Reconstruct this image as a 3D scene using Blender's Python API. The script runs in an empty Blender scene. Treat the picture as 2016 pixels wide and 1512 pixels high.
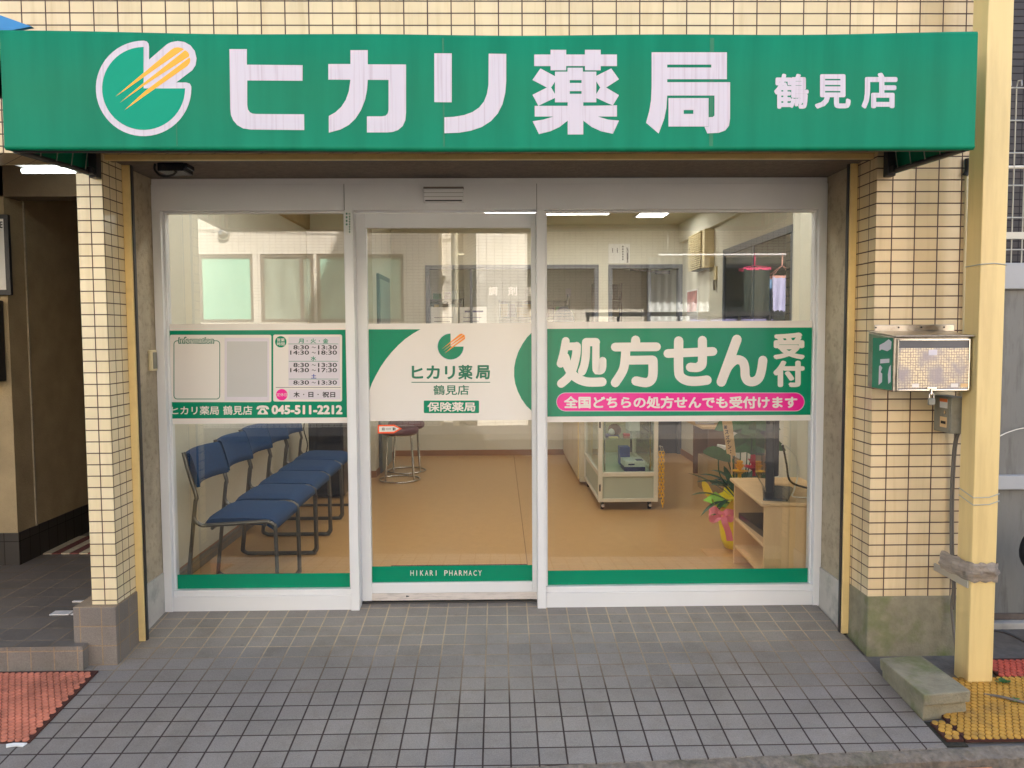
import bpy, bmesh, math, random
from mathutils import Vector, Matrix
random.seed(7)
R_ = math.radians
SC = bpy.context.scene
COL = SC.collection

# ------------------------------------------------------------------ camera
FOC = 1601.64                      # focal length in pixels of the 2016-wide photograph
YAW, PITCH, ROLL = 0.0160, 0.0621, -0.0053
CAM = Vector((0.0, -3.5355, 1.3971))
_f = Vector((math.sin(YAW)*math.cos(PITCH), math.cos(YAW)*math.cos(PITCH), -math.sin(PITCH)))
_r = Vector((math.cos(YAW), -math.sin(YAW), 0))
_u = _r.cross(_f)
RIGHT = _r*math.cos(ROLL) + _u*math.sin(ROLL)
UP = _u*math.cos(ROLL) - _r*math.sin(ROLL)
cd = bpy.data.cameras.new('camera')
cd.sensor_width = 36; cd.lens = FOC*36/2016; cd.clip_start = .05; cd.clip_end = 500
cam = bpy.data.objects.new('camera', cd); COL.objects.link(cam)
m3 = Matrix((RIGHT, UP, -_f)).transposed().to_4x4()
m3.translation = CAM
cam.matrix_world = m3
SC.camera = cam

# ------------------------------------------------------------------ light
SUN_EL, SUN_AZ = R_(36), R_(18)    # azimuth from +y towards +x: the sun stands behind the shop
w = bpy.data.worlds.new('World'); SC.world = w; w.use_nodes = True
nt = w.node_tree; bg = nt.nodes['Background']
sky = nt.nodes.new('ShaderNodeTexSky'); sky.sky_type = 'NISHITA'; sky.sun_disc = False
sky.sun_elevation = SUN_EL; sky.sun_rotation = SUN_AZ
sky.dust_density = 2.5; sky.air_density = 1.0; sky.ozone_density = .6
nt.links.new(sky.outputs[0], bg.inputs[0]); bg.inputs[1].default_value = .15
sl = bpy.data.lights.new('sun', 'SUN'); sl.energy = 4.2; sl.angle = R_(.5); sl.color = (1, .95, .88)
so = bpy.data.objects.new('sun', sl); COL.objects.link(so)
sd = Vector((math.sin(SUN_AZ)*math.cos(SUN_EL), math.cos(SUN_AZ)*math.cos(SUN_EL), math.sin(SUN_EL)))
so.rotation_euler = sd.to_track_quat('Z', 'Y').to_euler(); so.location = (0, 0, 20)
SC.view_settings.view_transform = 'Standard'; SC.view_settings.look = 'None'
SC.view_settings.exposure = 2.0; SC.view_settings.gamma = 1
cy = SC.cycles
cy.max_bounces = 10; cy.diffuse_bounces = 5; cy.glossy_bounces = 4; cy.transparent_max_bounces = 24
cy.transmission_bounces = 4; cy.sample_clamp_indirect = 6; cy.use_denoising = True
cy.caustics_reflective = False; cy.caustics_refractive = False

# ------------------------------------------------------------------ helpers
def P(px, py, y):
    d = _f*FOC + RIGHT*(px-1008) - UP*(py-756)
    return CAM + d*((y-CAM.y)/d.y)
def PZ(px, py, z):
    d = _f*FOC + RIGHT*(px-1008) - UP*(py-756)
    return CAM + d*((z-CAM.z)/d.z)
SLOPE = .0934
def gz(y): return SLOPE*(y-.425)

def S(r, g, b):
    f = lambda c: (c/255/12.92) if c/255 <= .04045 else ((c/255+.055)/1.055)**2.4
    return (f(r), f(g), f(b))

MATS = {}
def newmat(name):
    m = bpy.data.materials.new(name); m.use_nodes = True
    return m, m.node_tree, m.node_tree.nodes['Principled BSDF']
def N(nt, t, **kw):
    n = nt.nodes.new('ShaderNode'+t)
    for k, v in kw.items():
        if k in n.inputs: n.inputs[k].default_value = v
        else: setattr(n, k, v)
    return n
def ramp(nt, src, p0, p1, c0=(0, 0, 0, 1), c1=(1, 1, 1, 1)):
    r = nt.nodes.new('ShaderNodeValToRGB')
    r.color_ramp.elements[0].position = p0; r.color_ramp.elements[1].position = p1
    r.color_ramp.elements[0].color = c0; r.color_ramp.elements[1].color = c1
    nt.links.new(src, r.inputs[0]); return r
def mix(nt, fac, a, b, mode='MIX'):
    n = nt.nodes.new('ShaderNodeMix'); n.data_type = 'RGBA'; n.blend_type = mode
    for sock, v in ((n.inputs[0], fac), (n.inputs[6], a), (n.inputs[7], b)):
        if isinstance(v, bpy.types.NodeSocket): nt.links.new(v, sock)
        elif isinstance(v, (int, float)): sock.default_value = v
        else: sock.default_value = (*v[:3], 1)
    return n.outputs[2]
def mat(name, col, rough=.6, var=.08, scale=6., bump=0., bscale=80., metal=0., spec=.5, stain=None, sscale=3., samt=.5,
        stretch=(1, 1, 1), coat=0.):
    m, nt, b = newmat(name)
    tc = N(nt, 'TexCoord'); mp = N(nt, 'Mapping'); mp.inputs['Scale'].default_value = stretch
    nt.links.new(tc.outputs['Object'], mp.inputs[0])
    n1 = N(nt, 'TexNoise', Scale=scale, Detail=5., Roughness=.6); nt.links.new(mp.outputs[0], n1.inputs['Vector'])
    lo = tuple(c*(1-var) for c in col); hi = tuple(min(1, c*(1+var)) for c in col)
    r = ramp(nt, n1.outputs['Fac'], .3, .7)
    c = mix(nt, r.outputs[0], lo, hi)
    if stain:
        n2 = N(nt, 'TexNoise', Scale=sscale, Detail=8., Roughness=.65); nt.links.new(mp.outputs[0], n2.inputs['Vector'])
        r2 = ramp(nt, n2.outputs['Fac'], .5, .72)
        mm = N(nt, 'Math', operation='MULTIPLY'); nt.links.new(r2.outputs[0], mm.inputs[0]); mm.inputs[1].default_value = samt
        c = mix(nt, mm.outputs[0], c, stain)
    nt.links.new(c, b.inputs['Base Color'])
    b.inputs['Roughness'].default_value = rough; b.inputs['Metallic'].default_value = metal
    b.inputs['Specular IOR Level'].default_value = spec; b.inputs['Coat Weight'].default_value = coat
    b.inputs['Coat Roughness'].default_value = .03
    if bump:
        n3 = N(nt, 'TexNoise', Scale=bscale, Detail=4.); nt.links.new(tc.outputs['Object'], n3.inputs['Vector'])
        bp = N(nt, 'Bump', Strength=bump, Distance=.004); nt.links.new(n3.outputs['Fac'], bp.inputs['Height'])
        nt.links.new(bp.outputs[0], b.inputs['Normal'])
    return m
def emit(name, col, st):
    m, nt, b = newmat(name)
    b.inputs['Base Color'].default_value = (.8, .8, .8, 1)
    b.inputs['Emission Color'].default_value = (*col, 1); b.inputs['Emission Strength'].default_value = st
    return m
def tilemat(name, c1, c2, mortar, bw, bh, ms, ou, ov, floor=False, rough=.3, var=.1, mortar2=None, grain=.0, coat=0.,
            wob=.0, bump=.5, drips=0):
    """square-bond tiles on axis-aligned faces: u = x+y (walls) or x (floor), v = z or y"""
    m, nt, b = newmat(name)
    tc = N(nt, 'TexCoord'); sp = N(nt, 'SeparateXYZ'); nt.links.new(tc.outputs['Object'], sp.inputs[0])
    u = N(nt, 'Math', operation='ADD'); nt.links.new(sp.outputs[0], u.inputs[0])
    if floor: u.inputs[1].default_value = 0
    else: nt.links.new(sp.outputs[1], u.inputs[1])
    u2 = N(nt, 'Math', operation='ADD'); nt.links.new(u.outputs[0], u2.inputs[0]); u2.inputs[1].default_value = ou
    v2 = N(nt, 'Math', operation='ADD'); nt.links.new(sp.outputs[1 if floor else 2], v2.inputs[0]); v2.inputs[1].default_value = ov
    cb = N(nt, 'CombineXYZ'); nt.links.new(u2.outputs[0], cb.inputs[0]); nt.links.new(v2.outputs[0], cb.inputs[1])
    vec = cb.outputs[0]
    if wob:
        nw = N(nt, 'TexNoise', Scale=3.); nt.links.new(tc.outputs['Object'], nw.inputs['Vector'])
        vs = N(nt, 'VectorMath', operation='SUBTRACT'); nt.links.new(nw.outputs['Color'], vs.inputs[0]); vs.inputs[1].default_value = (.5, .5, .5)
        vm = N(nt, 'VectorMath', operation='SCALE'); nt.links.new(vs.outputs[0], vm.inputs[0]); vm.inputs['Scale'].default_value = wob
        va = N(nt, 'VectorMath', operation='ADD'); nt.links.new(vec, va.inputs[0]); nt.links.new(vm.outputs[0], va.inputs[1]); vec = va.outputs[0]
    br = N(nt, 'TexBrick'); br.offset = 0; br.squash = 1
    for k, v in (('Scale', 1), ('Mortar Size', ms), ('Mortar Smooth', .25), ('Brick Width', bw), ('Row Height', bh), ('Bias', 0)):
        br.inputs[k].default_value = v
    br.inputs['Color1'].default_value = (*c1, 1); br.inputs['Color2'].default_value = (*c2, 1)
    br.inputs['Mortar'].default_value = (*mortar, 1)
    nt.links.new(vec, br.inputs['Vector'])
    n1 = N(nt, 'TexNoise', Scale=4., Detail=6.); nt.links.new(tc.outputs['Object'], n1.inputs['Vector'])
    r = ramp(nt, n1.outputs['Fac'], .3, .7, (1-var, 1-var, 1-var, 1), (1+var*.3, 1+var*.3, 1+var*.3, 1))
    if mortar2:
        # grout colour changes from one end of the paving to the other (dirt from the street)
        mr = N(nt, 'MapRange'); mr.inputs['From Min'].default_value = -.35; mr.inputs['From Max'].default_value = .25
        ad = N(nt, 'MapRange'); ad.inputs['To Min'].default_value = -.45; ad.inputs['To Max'].default_value = .45
        n4 = N(nt, 'TexNoise', Scale=2.2, Detail=3.); nt.links.new(tc.outputs['Object'], n4.inputs['Vector'])
        nt.links.new(n4.outputs['Fac'], ad.inputs[0])
        a2 = N(nt, 'Math', operation='ADD'); nt.links.new(sp.outputs[1], a2.inputs[0]); nt.links.new(ad.outputs[0], a2.inputs[1])
        nt.links.new(a2.outputs[0], mr.inputs[0])
        nt.links.new(mix(nt, mr.outputs[0], mortar, mortar2), br.inputs['Mortar'])
    c = mix(nt, 1., br.outputs['Color'], r.outputs[0], 'MULTIPLY')
    if drips:
        mp = N(nt, 'Mapping'); mp.inputs['Scale'].default_value = (14, 14, .9); nt.links.new(tc.outputs['Object'], mp.inputs[0])
        nd = N(nt, 'TexNoise', Scale=1.5, Detail=6., Roughness=.6); nt.links.new(mp.outputs[0], nd.inputs['Vector'])
        rd = ramp(nt, nd.outputs['Fac'], .52, .75, (1, 1, 1, 1), (.80, .74, .66, 1)); c = mix(nt, drips, c, rd.outputs[0], 'MULTIPLY')
    if grain:
        n5 = N(nt, 'TexNoise', Scale=260., Detail=2.); nt.links.new(tc.outputs['Object'], n5.inputs['Vector'])
        r5 = ramp(nt, n5.outputs['Fac'], .35, .65, (1-grain,)*3+(1,), (1+grain,)*3+(1,))
        c = mix(nt, 1., c, r5.outputs[0], 'MULTIPLY')
        n6 = N(nt, 'TexNoise', Scale=1.4, Detail=4.); nt.links.new(tc.outputs['Object'], n6.inputs['Vector'])
        r6 = ramp(nt, n6.outputs['Fac'], .35, .65, (.9, .9, .92, 1), (1.06, 1.04, 1.0, 1))
        c = mix(nt, 1., c, r6.outputs[0], 'MULTIPLY')
        vo = N(nt, 'TexVoronoi', Scale=3.3); nt.links.new(tc.outputs['Object'], vo.inputs['Vector'])
        r7 = ramp(nt, vo.outputs['Distance'], .018, .04, (.62, .6, .58, 1), (1, 1, 1, 1)); c = mix(nt, .8, c, r7.outputs[0], 'MULTIPLY')
        vo2 = N(nt, 'TexVoronoi', Scale=21.); nt.links.new(tc.outputs['Object'], vo2.inputs['Vector'])
        r8 = ramp(nt, vo2.outputs['Distance'], .03, .07, (.7, .68, .66, 1), (1, 1, 1, 1)); c = mix(nt, .7, c, r8.outputs[0], 'MULTIPLY')
        n9 = N(nt, 'TexNoise', Scale=6., Detail=8., Roughness=.7); nt.links.new(tc.outputs['Object'], n9.inputs['Vector'])
        r9 = ramp(nt, n9.outputs['Fac'], .5, .7, (1, 1, 1, 1), (.84, .82, .79, 1)); c = mix(nt, 1., c, r9.outputs[0], 'MULTIPLY')
    nt.links.new(c, b.inputs['Base Color'])
    rr = N(nt, 'MapRange'); rr.inputs['To Min'].default_value = rough; rr.inputs['To Max'].default_value = .85
    nt.links.new(br.outputs['Fac'], rr.inputs[0]); nt.links.new(rr.outputs[0], b.inputs['Roughness'])
    iv = N(nt, 'Math', operation='SUBTRACT'); iv.inputs[0].default_value = 1; nt.links.new(br.outputs['Fac'], iv.inputs[1])
    bp = N(nt, 'Bump', Strength=bump, Distance=.003); nt.links.new(iv.outputs[0], bp.inputs['Height'])
    nt.links.new(bp.outputs[0], b.inputs['Normal'])
    return m
def glassmat(name, tint, refl, rough=0.):
    m, nt, b = newmat(name); nt.nodes.remove(b)
    out = [n for n in nt.nodes if n.type == 'OUTPUT_MATERIAL'][0]
    tr = N(nt, 'BsdfTransparent'); tr.inputs[0].default_value = (*tint, 1)
    gl = N(nt, 'BsdfGlossy'); gl.inputs['Roughness'].default_value = rough
    lw = N(nt, 'LayerWeight'); lw.inputs[0].default_value = .5
    pw = N(nt, 'Math', operation='POWER'); nt.links.new(lw.outputs['Facing'], pw.inputs[0]); pw.inputs[1].default_value = 4
    ma = N(nt, 'Math', operation='MULTIPLY_ADD'); nt.links.new(pw.outputs[0], ma.inputs[0]); ma.inputs[1].default_value = .8; ma.inputs[2].default_value = refl
    gm = N(nt, 'NewGeometry'); iv = N(nt, 'Math', operation='SUBTRACT'); iv.inputs[0].default_value = 1
    nt.links.new(gm.outputs['Backfacing'], iv.inputs[1])
    mu = N(nt, 'Math', operation='MULTIPLY'); nt.links.new(ma.outputs[0], mu.inputs[0]); nt.links.new(iv.outputs[0], mu.inputs[1])
    ms = N(nt, 'MixShader'); nt.links.new(mu.outputs[0], ms.inputs[0]); nt.links.new(tr.outputs[0], ms.inputs[1]); nt.links.new(gl.outputs[0], ms.inputs[2])
    nt.links.new(ms.outputs[0], out.inputs[0])
    return m

class MB:
    def __init__(s): s.v = []; s.f = []; s.m = []; s.sm = []
    def add(s, vs, fs, m=0, smooth=False):
        o = len(s.v); s.v += [tuple(v) for v in vs]
        for f in fs: s.f.append([o+i for i in f]); s.m.append(m); s.sm.append(smooth)
        return s
    def box(s, x0, x1, y0, y1, z0, z1, m=0):
        v = [(x, y, z) for x in (x0, x1) for y in (y0, y1) for z in (z0, z1)]
        return s.add(v, [(0, 1, 3, 2), (4, 6, 7, 5), (0, 4, 5, 1), (2, 3, 7, 6), (0, 2, 6, 4), (1, 5, 7, 3)], m)
    def hexa(s, bot, top, m=0):
        """bot, top: four corners each, counter-clockwise from above"""
        return s.add(list(bot)+list(top), [(3, 2, 1, 0), (4, 5, 6, 7), (0, 1, 5, 4), (1, 2, 6, 5), (2, 3, 7, 6), (3, 0, 4, 7)], m)
    def rbox(s, c, hx, hy, hz, rot, m=0):
        M = Matrix.Translation(c) @ rot.to_matrix().to_4x4()
        v = [M @ Vector((x, y, z)) for x in (-hx, hx) for y in (-hy, hy) for z in (-hz, hz)]
        return s.add(v, [(0, 1, 3, 2), (4, 6, 7, 5), (0, 4, 5, 1), (2, 3, 7, 6), (0, 2, 6, 4), (1, 5, 7, 3)], m)
    def prism(s, pts, d, m=0):
        """polygon pts extruded by vector d"""
        n = len(pts); d = Vector(d); a = [Vector(p) for p in pts]
        nrm = Vector((0, 0, 0))
        for i in range(n): nrm += a[i].cross(a[(i+1) % n])
        if nrm.dot(d) > 0: a.reverse()
        v = a + [p+d for p in a]
        fs = [list(range(n)), list(range(2*n-1, n-1, -1))] + [(i, i+n, (i+1) % n + n, (i+1) % n)[::1] for i in range(n)]
        return s.add(v, fs, m)
    def tube(s, pts, r, n=10, m=0, closed=False, caps=True):
        pts = [Vector(p) for p in pts]; k = len(pts); vs = []; fs = []
        rs = r if isinstance(r, (list, tuple)) else [r]*k
        ref = None
        for i, p in enumerate(pts):
            a = pts[i-1] if (i or closed) else p; b = pts[(i+1) % k] if (i < k-1 or closed) else p
            t = (b-a).normalized()
            if ref is None:
                ref = Vector((0, 0, 1)) if abs(t.z) < .9 else Vector((1, 0, 0))
            e1 = (ref - t*ref.dot(t)).normalized(); e2 = t.cross(e1); ref = e1
            for j in range(n):
                an = 2*math.pi*j/n; vs.append(p + (e1*math.cos(an)+e2*math.sin(an))*rs[i])
        for i in range(k if closed else k-1):
            for j in range(n):
                a = i*n+j; b = i*n+(j+1) % n; c = ((i+1) % k)*n+(j+1) % n; d = ((i+1) % k)*n+j
                fs.append((a, b, c, d))
        s.add(vs, fs, m, True)
        if caps and not closed:
            s.add(vs[:n], [tuple(range(n-1, -1, -1))], m); s.add(vs[-n:], [tuple(range(n))], m)
        return s
    def lathe(s, c, prof, n=24, m=0, axis='z'):
        c = Vector(c); vs = []; fs = []
        for (r, h) in prof:
            for j in range(n):
                a = 2*math.pi*j/n
                q = {'z': (r*math.cos(a), r*math.sin(a), h), 'y': (r*math.cos(a), h, -r*math.sin(a)), 'x': (h, r*math.cos(a), r*math.sin(a))}[axis]
                vs.append(c+Vector(q))
        k = len(prof)
        for i in range(k-1):
            for j in range(n): fs.append((i*n+j, i*n+(j+1) % n, (i+1)*n+(j+1) % n, (i+1)*n+j))
        s.add(vs, fs, m, True)
        s.add(vs[:n], [tuple(range(n-1, -1, -1))], m); s.add(vs[-n:], [tuple(range(n))], m)
        return s
    def build(s, name, mats, parent=None, bevel=0., seg=2):
        me = bpy.data.meshes.new(name); me.from_pydata(s.v, [], s.f)
        mats = mats if isinstance(mats, (list, tuple)) else [mats]
        for m in mats: me.materials.append(m)
        me.polygons.foreach_set('material_index', s.m); me.polygons.foreach_set('use_smooth', s.sm)
        me.update()
        o = bpy.data.objects.new(name, me); COL.objects.link(o)
        if parent:
            o.parent = parent; o.matrix_parent_inverse = Matrix.Translation(parent.location).inverted() if parent.type == 'EMPTY' else Matrix()
        if bevel:
            bv = o.modifiers.new('bevel', 'BEVEL'); bv.width = bevel; bv.segments = seg; bv.limit_method = 'ANGLE'
        return o
def thing(name, label, cat, loc=(0, 0, 0), group=None):
    o = bpy.data.objects.new(name, None); COL.objects.link(o); o.location = loc; o.empty_display_size = .1
    o['label'] = label; o['category'] = cat
    if group: o['group'] = group
    return o
def tag(o, label, cat, group=None):
    o['label'] = label; o['category'] = cat
    if group: o['group'] = group
    return o
def struct(o, kind='structure'): o['kind'] = kind; return o
def copy_tree(o, loc, label=None):
    r = o.copy(); COL.objects.link(r); r.location = loc
    if label: r['label'] = label
    for ch in o.children:
        c = ch.copy(); COL.objects.link(c); c.parent = r
        for g in ch.children:
            d = g.copy(); COL.objects.link(d); d.parent = c
    return r

# flat signwork: pixel outlines of flat lettering are turned into points on the sign's own plane
TH = .0005
def flat(mb, pts, y, m=0, th=TH):
    mb.prism([P(a, b, y) for a, b in pts], (0, th, 0), m)
def rrect(x0, y0, x1, y1, r, n=5):
    o = []
    for cx, cy, a0 in ((x1-r, y0+r, -90), (x1-r, y1-r, 0), (x0+r, y1-r, 90), (x0+r, y0+r, 180)):
        for i in range(n+1):
            a = R_(a0+90*i/n); o.append((cx+r*math.cos(a), cy+r*math.sin(a)))
    return o
def ring(mb, outer, inner, y, m=0):
    n = len(outer)
    for i in range(n):
        j = (i+1) % n; flat(mb, [outer[i], outer[j], inner[j], inner[i]], y, m)
def circ(cx, cy, r, n=32): return [(cx+r*math.cos(2*math.pi*i/n), cy+r*math.sin(2*math.pi*i/n)) for i in range(n)]
def stroke(mb, pts, wd, y, m=0, rnd=6):
    """round-capped pen stroke, in pixels"""
    p = [Vector((a, b)) for a, b in pts]; h = wd/2; L = []; Rr = []
    for i in range(len(p)):
        a = p[max(0, i-1)]; b = p[min(len(p)-1, i+1)]; t = (b-a).normalized(); nn = Vector((-t.y, t.x))
        L.append(p[i]+nn*h); Rr.append(p[i]-nn*h)
    t0 = (p[0]-p[1]).normalized(); t1 = (p[-1]-p[-2]).normalized()
    def cap(c, t):
        a0 = math.atan2(t.y, t.x)
        return [c+Vector((math.cos(a0+R_(d)), math.sin(a0+R_(d))))*h for d in [90-180*i/rnd for i in range(1, rnd)]]
    out = L + cap(p[-1], t1) + Rr[::-1] + cap(p[0], t0)
    flat(mb, [tuple(q) for q in out], y, m)
def smooth(pts, n=4):
    p = [Vector(q) for q in pts]; o = []
    for i in range(len(p)-1):
        a = p[max(0, i-1)]; b = p[i]; c = p[i+1]; d = p[min(len(p)-1, i+2)]
        for k in range(n):
            t = k/n
            o.append(.5*((2*b)+(c-a)*t+(2*a-5*b+4*c-d)*t*t+(3*b-a-3*c+d)*t**3))
    o.append(p[-1]); return o
def glyphs(body, off=0.):
    c = bpy.data.curves.new('t', 'FONT'); c.body = body; c.offset = off; c.resolution_u = 3
    o = bpy.data.objects.new('t', c); COL.objects.link(o)
    dg = bpy.context.evaluated_depsgraph_get(); dg.update()
    me = bpy.data.meshes.new_from_object(o.evaluated_get(dg))
    v = [(q.co.x, q.co.y) for q in me.vertices]; f = [list(p.vertices) for p in me.polygons]
    bpy.data.objects.remove(o); bpy.data.curves.remove(c); bpy.data.meshes.remove(me)
    return v, f
def text(mb, body, box, y, m=0, off=0., place=None):
    """lettering stretched to a pixel box (x0,y0,x1,y1) on the plane y; off (em) thickens the strokes by
    layering the outline round its own centre, each layer a hair behind the last"""
    v, f = glyphs(body)
    if not v: return
    xs = [a for a, b in v]; ys = [b for a, b in v]
    x0, x1, y0, y1 = min(xs)-off, max(xs)+off, min(ys)-off, max(ys)+off
    X0, Y0, X1, Y1 = box
    pl = place or (lambda a, b, yy: P(a, b, yy))
    sh = [(0, 0)]
    if off: sh += [(off*math.cos(R_(45*k)), off*math.sin(R_(45*k))) for k in range(8)]
    if off > .035: sh += [(off*.5*math.cos(R_(90*k+45)), off*.5*math.sin(R_(90*k+45))) for k in range(4)]
    for k, (dx, dy) in enumerate(sh):
        w = [pl(X0+(a+dx-x0)/(x1-x0)*(X1-X0), Y1-(b+dy-y0)/(y1-y0)*(Y1-Y0), y+k*.00004) for a, b in v]
        mb.add(w, f, m)
def lump(mb, c, r, m=0, n=10, seed=0, sq=(1, 1, 1), amp=.12):
    rn = random.Random(seed); c = Vector(c); ph = [rn.uniform(0, 6.28) for _ in range(6)]
    vs = []; fs = []
    for i in range(n+1):
        t = math.pi*i/n
        for j in range(2*n):
            a = math.pi*j/n
            k = r*(1+amp*(math.sin(3*a+ph[0])*math.sin(2*t+ph[1])+.6*math.sin(5*a+ph[2]+2*t)))
            vs.append(c+Vector((k*math.sin(t)*math.cos(a)*sq[0], k*math.sin(t)*math.sin(a)*sq[1], k*math.cos(t)*sq[2])))
    for i in range(n):
        for j in range(2*n):
            fs.append((i*2*n+j, i*2*n+(j+1) % (2*n), (i+1)*2*n+(j+1) % (2*n), (i+1)*2*n+j))
    mb.add(vs, [f[::-1] for f in fs], m, True)

# ------------------------------------------------------------------ materials
TC1, TC2 = S(231, 208, 168), S(221, 196, 154)
GROUT = S(92, 68, 60)
M = {}
M['tile'] = tilemat('cream_tile', TC1, TC2, GROUT, .1, .05, .0030, 1.9926, 0.0, rough=.22, var=.12, drips=.7)
jx = P(185.7, 612, 0).x
M['tile_small'] = tilemat('cream_tile_small', S(240, 222, 184), S(234, 214, 172), GROUT, .0605, .05, .0026, -jx+.605, .013, rough=.22, var=.10, drips=.5)
M['tile_opp'] = tilemat('cream_tile_opposite', S(238, 231, 216), S(232, 224, 206), S(140, 118, 104), .1, .05, .0036, 0, 0, rough=.4, var=.06)
M['dark_tile'] = tilemat('dark_tile', S(74, 62, 56), S(62, 52, 48), S(36, 28, 26), .1, .05, .004, 0, 0, rough=.5)
M['paving'] = tilemat('grey_paving_tile', S(142, 135, 129), S(131, 125, 119), S(60, 47, 43), .1, .1, .0037, .6662+1, -.425+2, floor=True, rough=.5, var=.14,
                      mortar2=S(184, 166, 142), grain=.16, wob=.004, bump=.6)
M['step_tile'] = tilemat('grey_step_tile', S(132, 124, 116), S(122, 114, 106), S(158, 136, 112), .1, .1, .003, 2.0, .06, rough=.6, grain=.14)
M['plinth_tile'] = tilemat('grey_plinth_tile', S(130, 121, 114), S(120, 112, 106), S(150, 130, 106), .0935, .0865, .003, 1.863, .042, rough=.6, grain=.14)
M['passage_tile'] = tilemat('passage_floor_tile', S(122, 113, 104), S(110, 102, 95), S(140, 124, 104), .15, .15, .004, 0, 0, floor=True, rough=.5, grain=.12)
M['skirt_tile'] = tilemat('passage_skirting_tile', S(64, 58, 54), S(58, 52, 48), S(40, 34, 30), .1, .2, .003, 0, 0, rough=.5)
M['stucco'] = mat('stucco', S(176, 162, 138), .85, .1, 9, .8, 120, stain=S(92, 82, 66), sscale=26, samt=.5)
M['stucco_shaded'] = mat('stucco_soffit', S(116, 104, 94), .9, .16, 30, 1.5, 70)  # darker than the reveals: the soffit's shade is put into its colour
M['concrete'] = mat('concrete', S(148, 140, 122), .9, .16, 7, .7, 90, stain=S(92, 92, 62), sscale=3.5, samt=.7)
M['mossy'] = mat('mossy_concrete', S(138, 130, 108), .9, .2, 14, .8, 110, stain=S(92, 106, 40), sscale=5, samt=.8)
M['pale_concrete'] = mat('painted_concrete', S(186, 180, 172), .8, .1, 5, .3, 60, stain=S(110, 112, 108), sscale=6, samt=.7)
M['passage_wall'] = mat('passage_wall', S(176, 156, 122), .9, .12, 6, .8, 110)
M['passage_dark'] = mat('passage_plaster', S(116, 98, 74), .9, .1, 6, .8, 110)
M['asphalt'] = mat('asphalt', S(66, 60, 56), .9, .25, 60, 1., 200)
M['kerb'] = mat('kerb_concrete', S(118, 108, 96), .95, .35, 40, 1.8, 70, stain=S(70, 74, 46), sscale=7, samt=.6)
M['ground'] = mat('pavement_concrete', S(104, 98, 92), .9, .2, 20, .8, 90)
M['white_alu'] = mat('white_aluminium', S(228, 227, 227), .35, .02, 3, spec=.4)
M['alu_dark'] = mat('rubber_gasket', S(70, 66, 62), .6)
M['yellow_rail'] = mat('yellow_painted_steel', S(232, 202, 138), .4, .05, 3, stain=S(170, 140, 96), sscale=9, samt=.25)
M['yellow_pipe'] = mat('yellow_downpipe', S(232, 203, 140), .3, .04, 2.5, stain=S(178, 140, 92), sscale=2.6, samt=.35, stretch=(4, 4, .35))
M['green'] = None
def greenmat():
    m, nt, b = newmat('green_awning_canvas')
    tc = N(nt, 'TexCoord'); mp = N(nt, 'Mapping'); mp.inputs['Scale'].default_value = (6, 6, .5); nt.links.new(tc.outputs['Object'], mp.inputs[0])
    n = N(nt, 'TexNoise', Scale=2., Detail=5.); nt.links.new(mp.outputs[0], n.inputs['Vector'])
    r = ramp(nt, n.outputs['Fac'], .35, .7)
    c = mix(nt, r.outputs[0], S(0, 120, 88), S(6, 134, 100))
    nt.links.new(c, b.inputs['Base Color']); b.inputs['Roughness'].default_value = .5; b.inputs['Specular IOR Level'].default_value = .2
    n2 = N(nt, 'TexNoise', Scale=3., Detail=2.); nt.links.new(tc.outputs['Object'], n2.inputs['Vector'])
    bp = N(nt, 'Bump', Strength=.25, Distance=.02); nt.links.new(n2.outputs['Fac'], bp.inputs['Height']); nt.links.new(bp.outputs[0], b.inputs['Normal'])
    return m
M['green'] = greenmat()
M['seam'] = mat('green_seam', S(18, 118, 84), .5, .05)
def whitestreak():
    m, nt, b = newmat('weathered_white_vinyl')
    tc = N(nt, 'TexCoord'); mp = N(nt, 'Mapping'); mp.inputs['Scale'].default_value = (60, 1, 1.6); nt.links.new(tc.outputs['Object'], mp.inputs[0])
    n = N(nt, 'TexNoise', Scale=2., Detail=3.); nt.links.new(mp.outputs[0], n.inputs['Vector'])
    r = ramp(nt, n.outputs['Fac'], .52, .8)
    c = mix(nt, r.outputs[0], S(208, 200, 212), S(188, 172, 186))
    nt.links.new(c, b.inputs['Base Color']); b.inputs['Roughness'].default_value = .4
    return m
M['white_letter'] = whitestreak()
M['emblem_green'] = mat('teal_vinyl', S(0, 156, 126), .4, .03, spec=.12)
M['orange'] = mat('orange_vinyl', S(250, 172, 20), .35, .03)
M['sgreen'] = mat('green_vinyl', S(0, 136, 100), .25, .02, spec=.3, coat=.12)
M['swhite'] = mat('white_vinyl', S(230, 223, 216), .3, .02, 2, coat=.25)
M['dgreen'] = mat('dark_green_vinyl', S(0, 112, 84), .3, .02)
M['black_ink'] = mat('black_ink', S(26, 22, 26), .5, 0)
M['blue_ink'] = mat('blue_ink', S(30, 60, 160), .5, 0)
M['pink'] = mat('magenta_vinyl', S(238, 6, 148), .3, 0, coat=.2)
M['plate'] = mat('pale_plate', S(216, 208, 216), .3, .01)
M['pocket'] = mat('grey_plastic_pocket', S(200, 198, 196), .15, .02, 2, coat=.4)
M['glass'] = glassmat('window_glass', (.96, .97, .95), .18)
M['glass_in'] = glassmat('showcase_glass', (.9, .95, .92), .05)
M['steel'] = mat('stainless_steel', S(176, 168, 158), .28, .15, 20, metal=1., stain=S(120, 106, 90), sscale=30, samt=.6)
M['chrome'] = mat('chrome', S(200, 196, 190), .15, .03, metal=1.)
M['dark_metal'] = mat('dark_metal', S(46, 44, 46), .45, .1)
M['grey_metal'] = mat('grey_metal_box', S(138, 134, 120), .5, .15, 12, stain=S(92, 84, 66), sscale=14, samt=.5)
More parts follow.
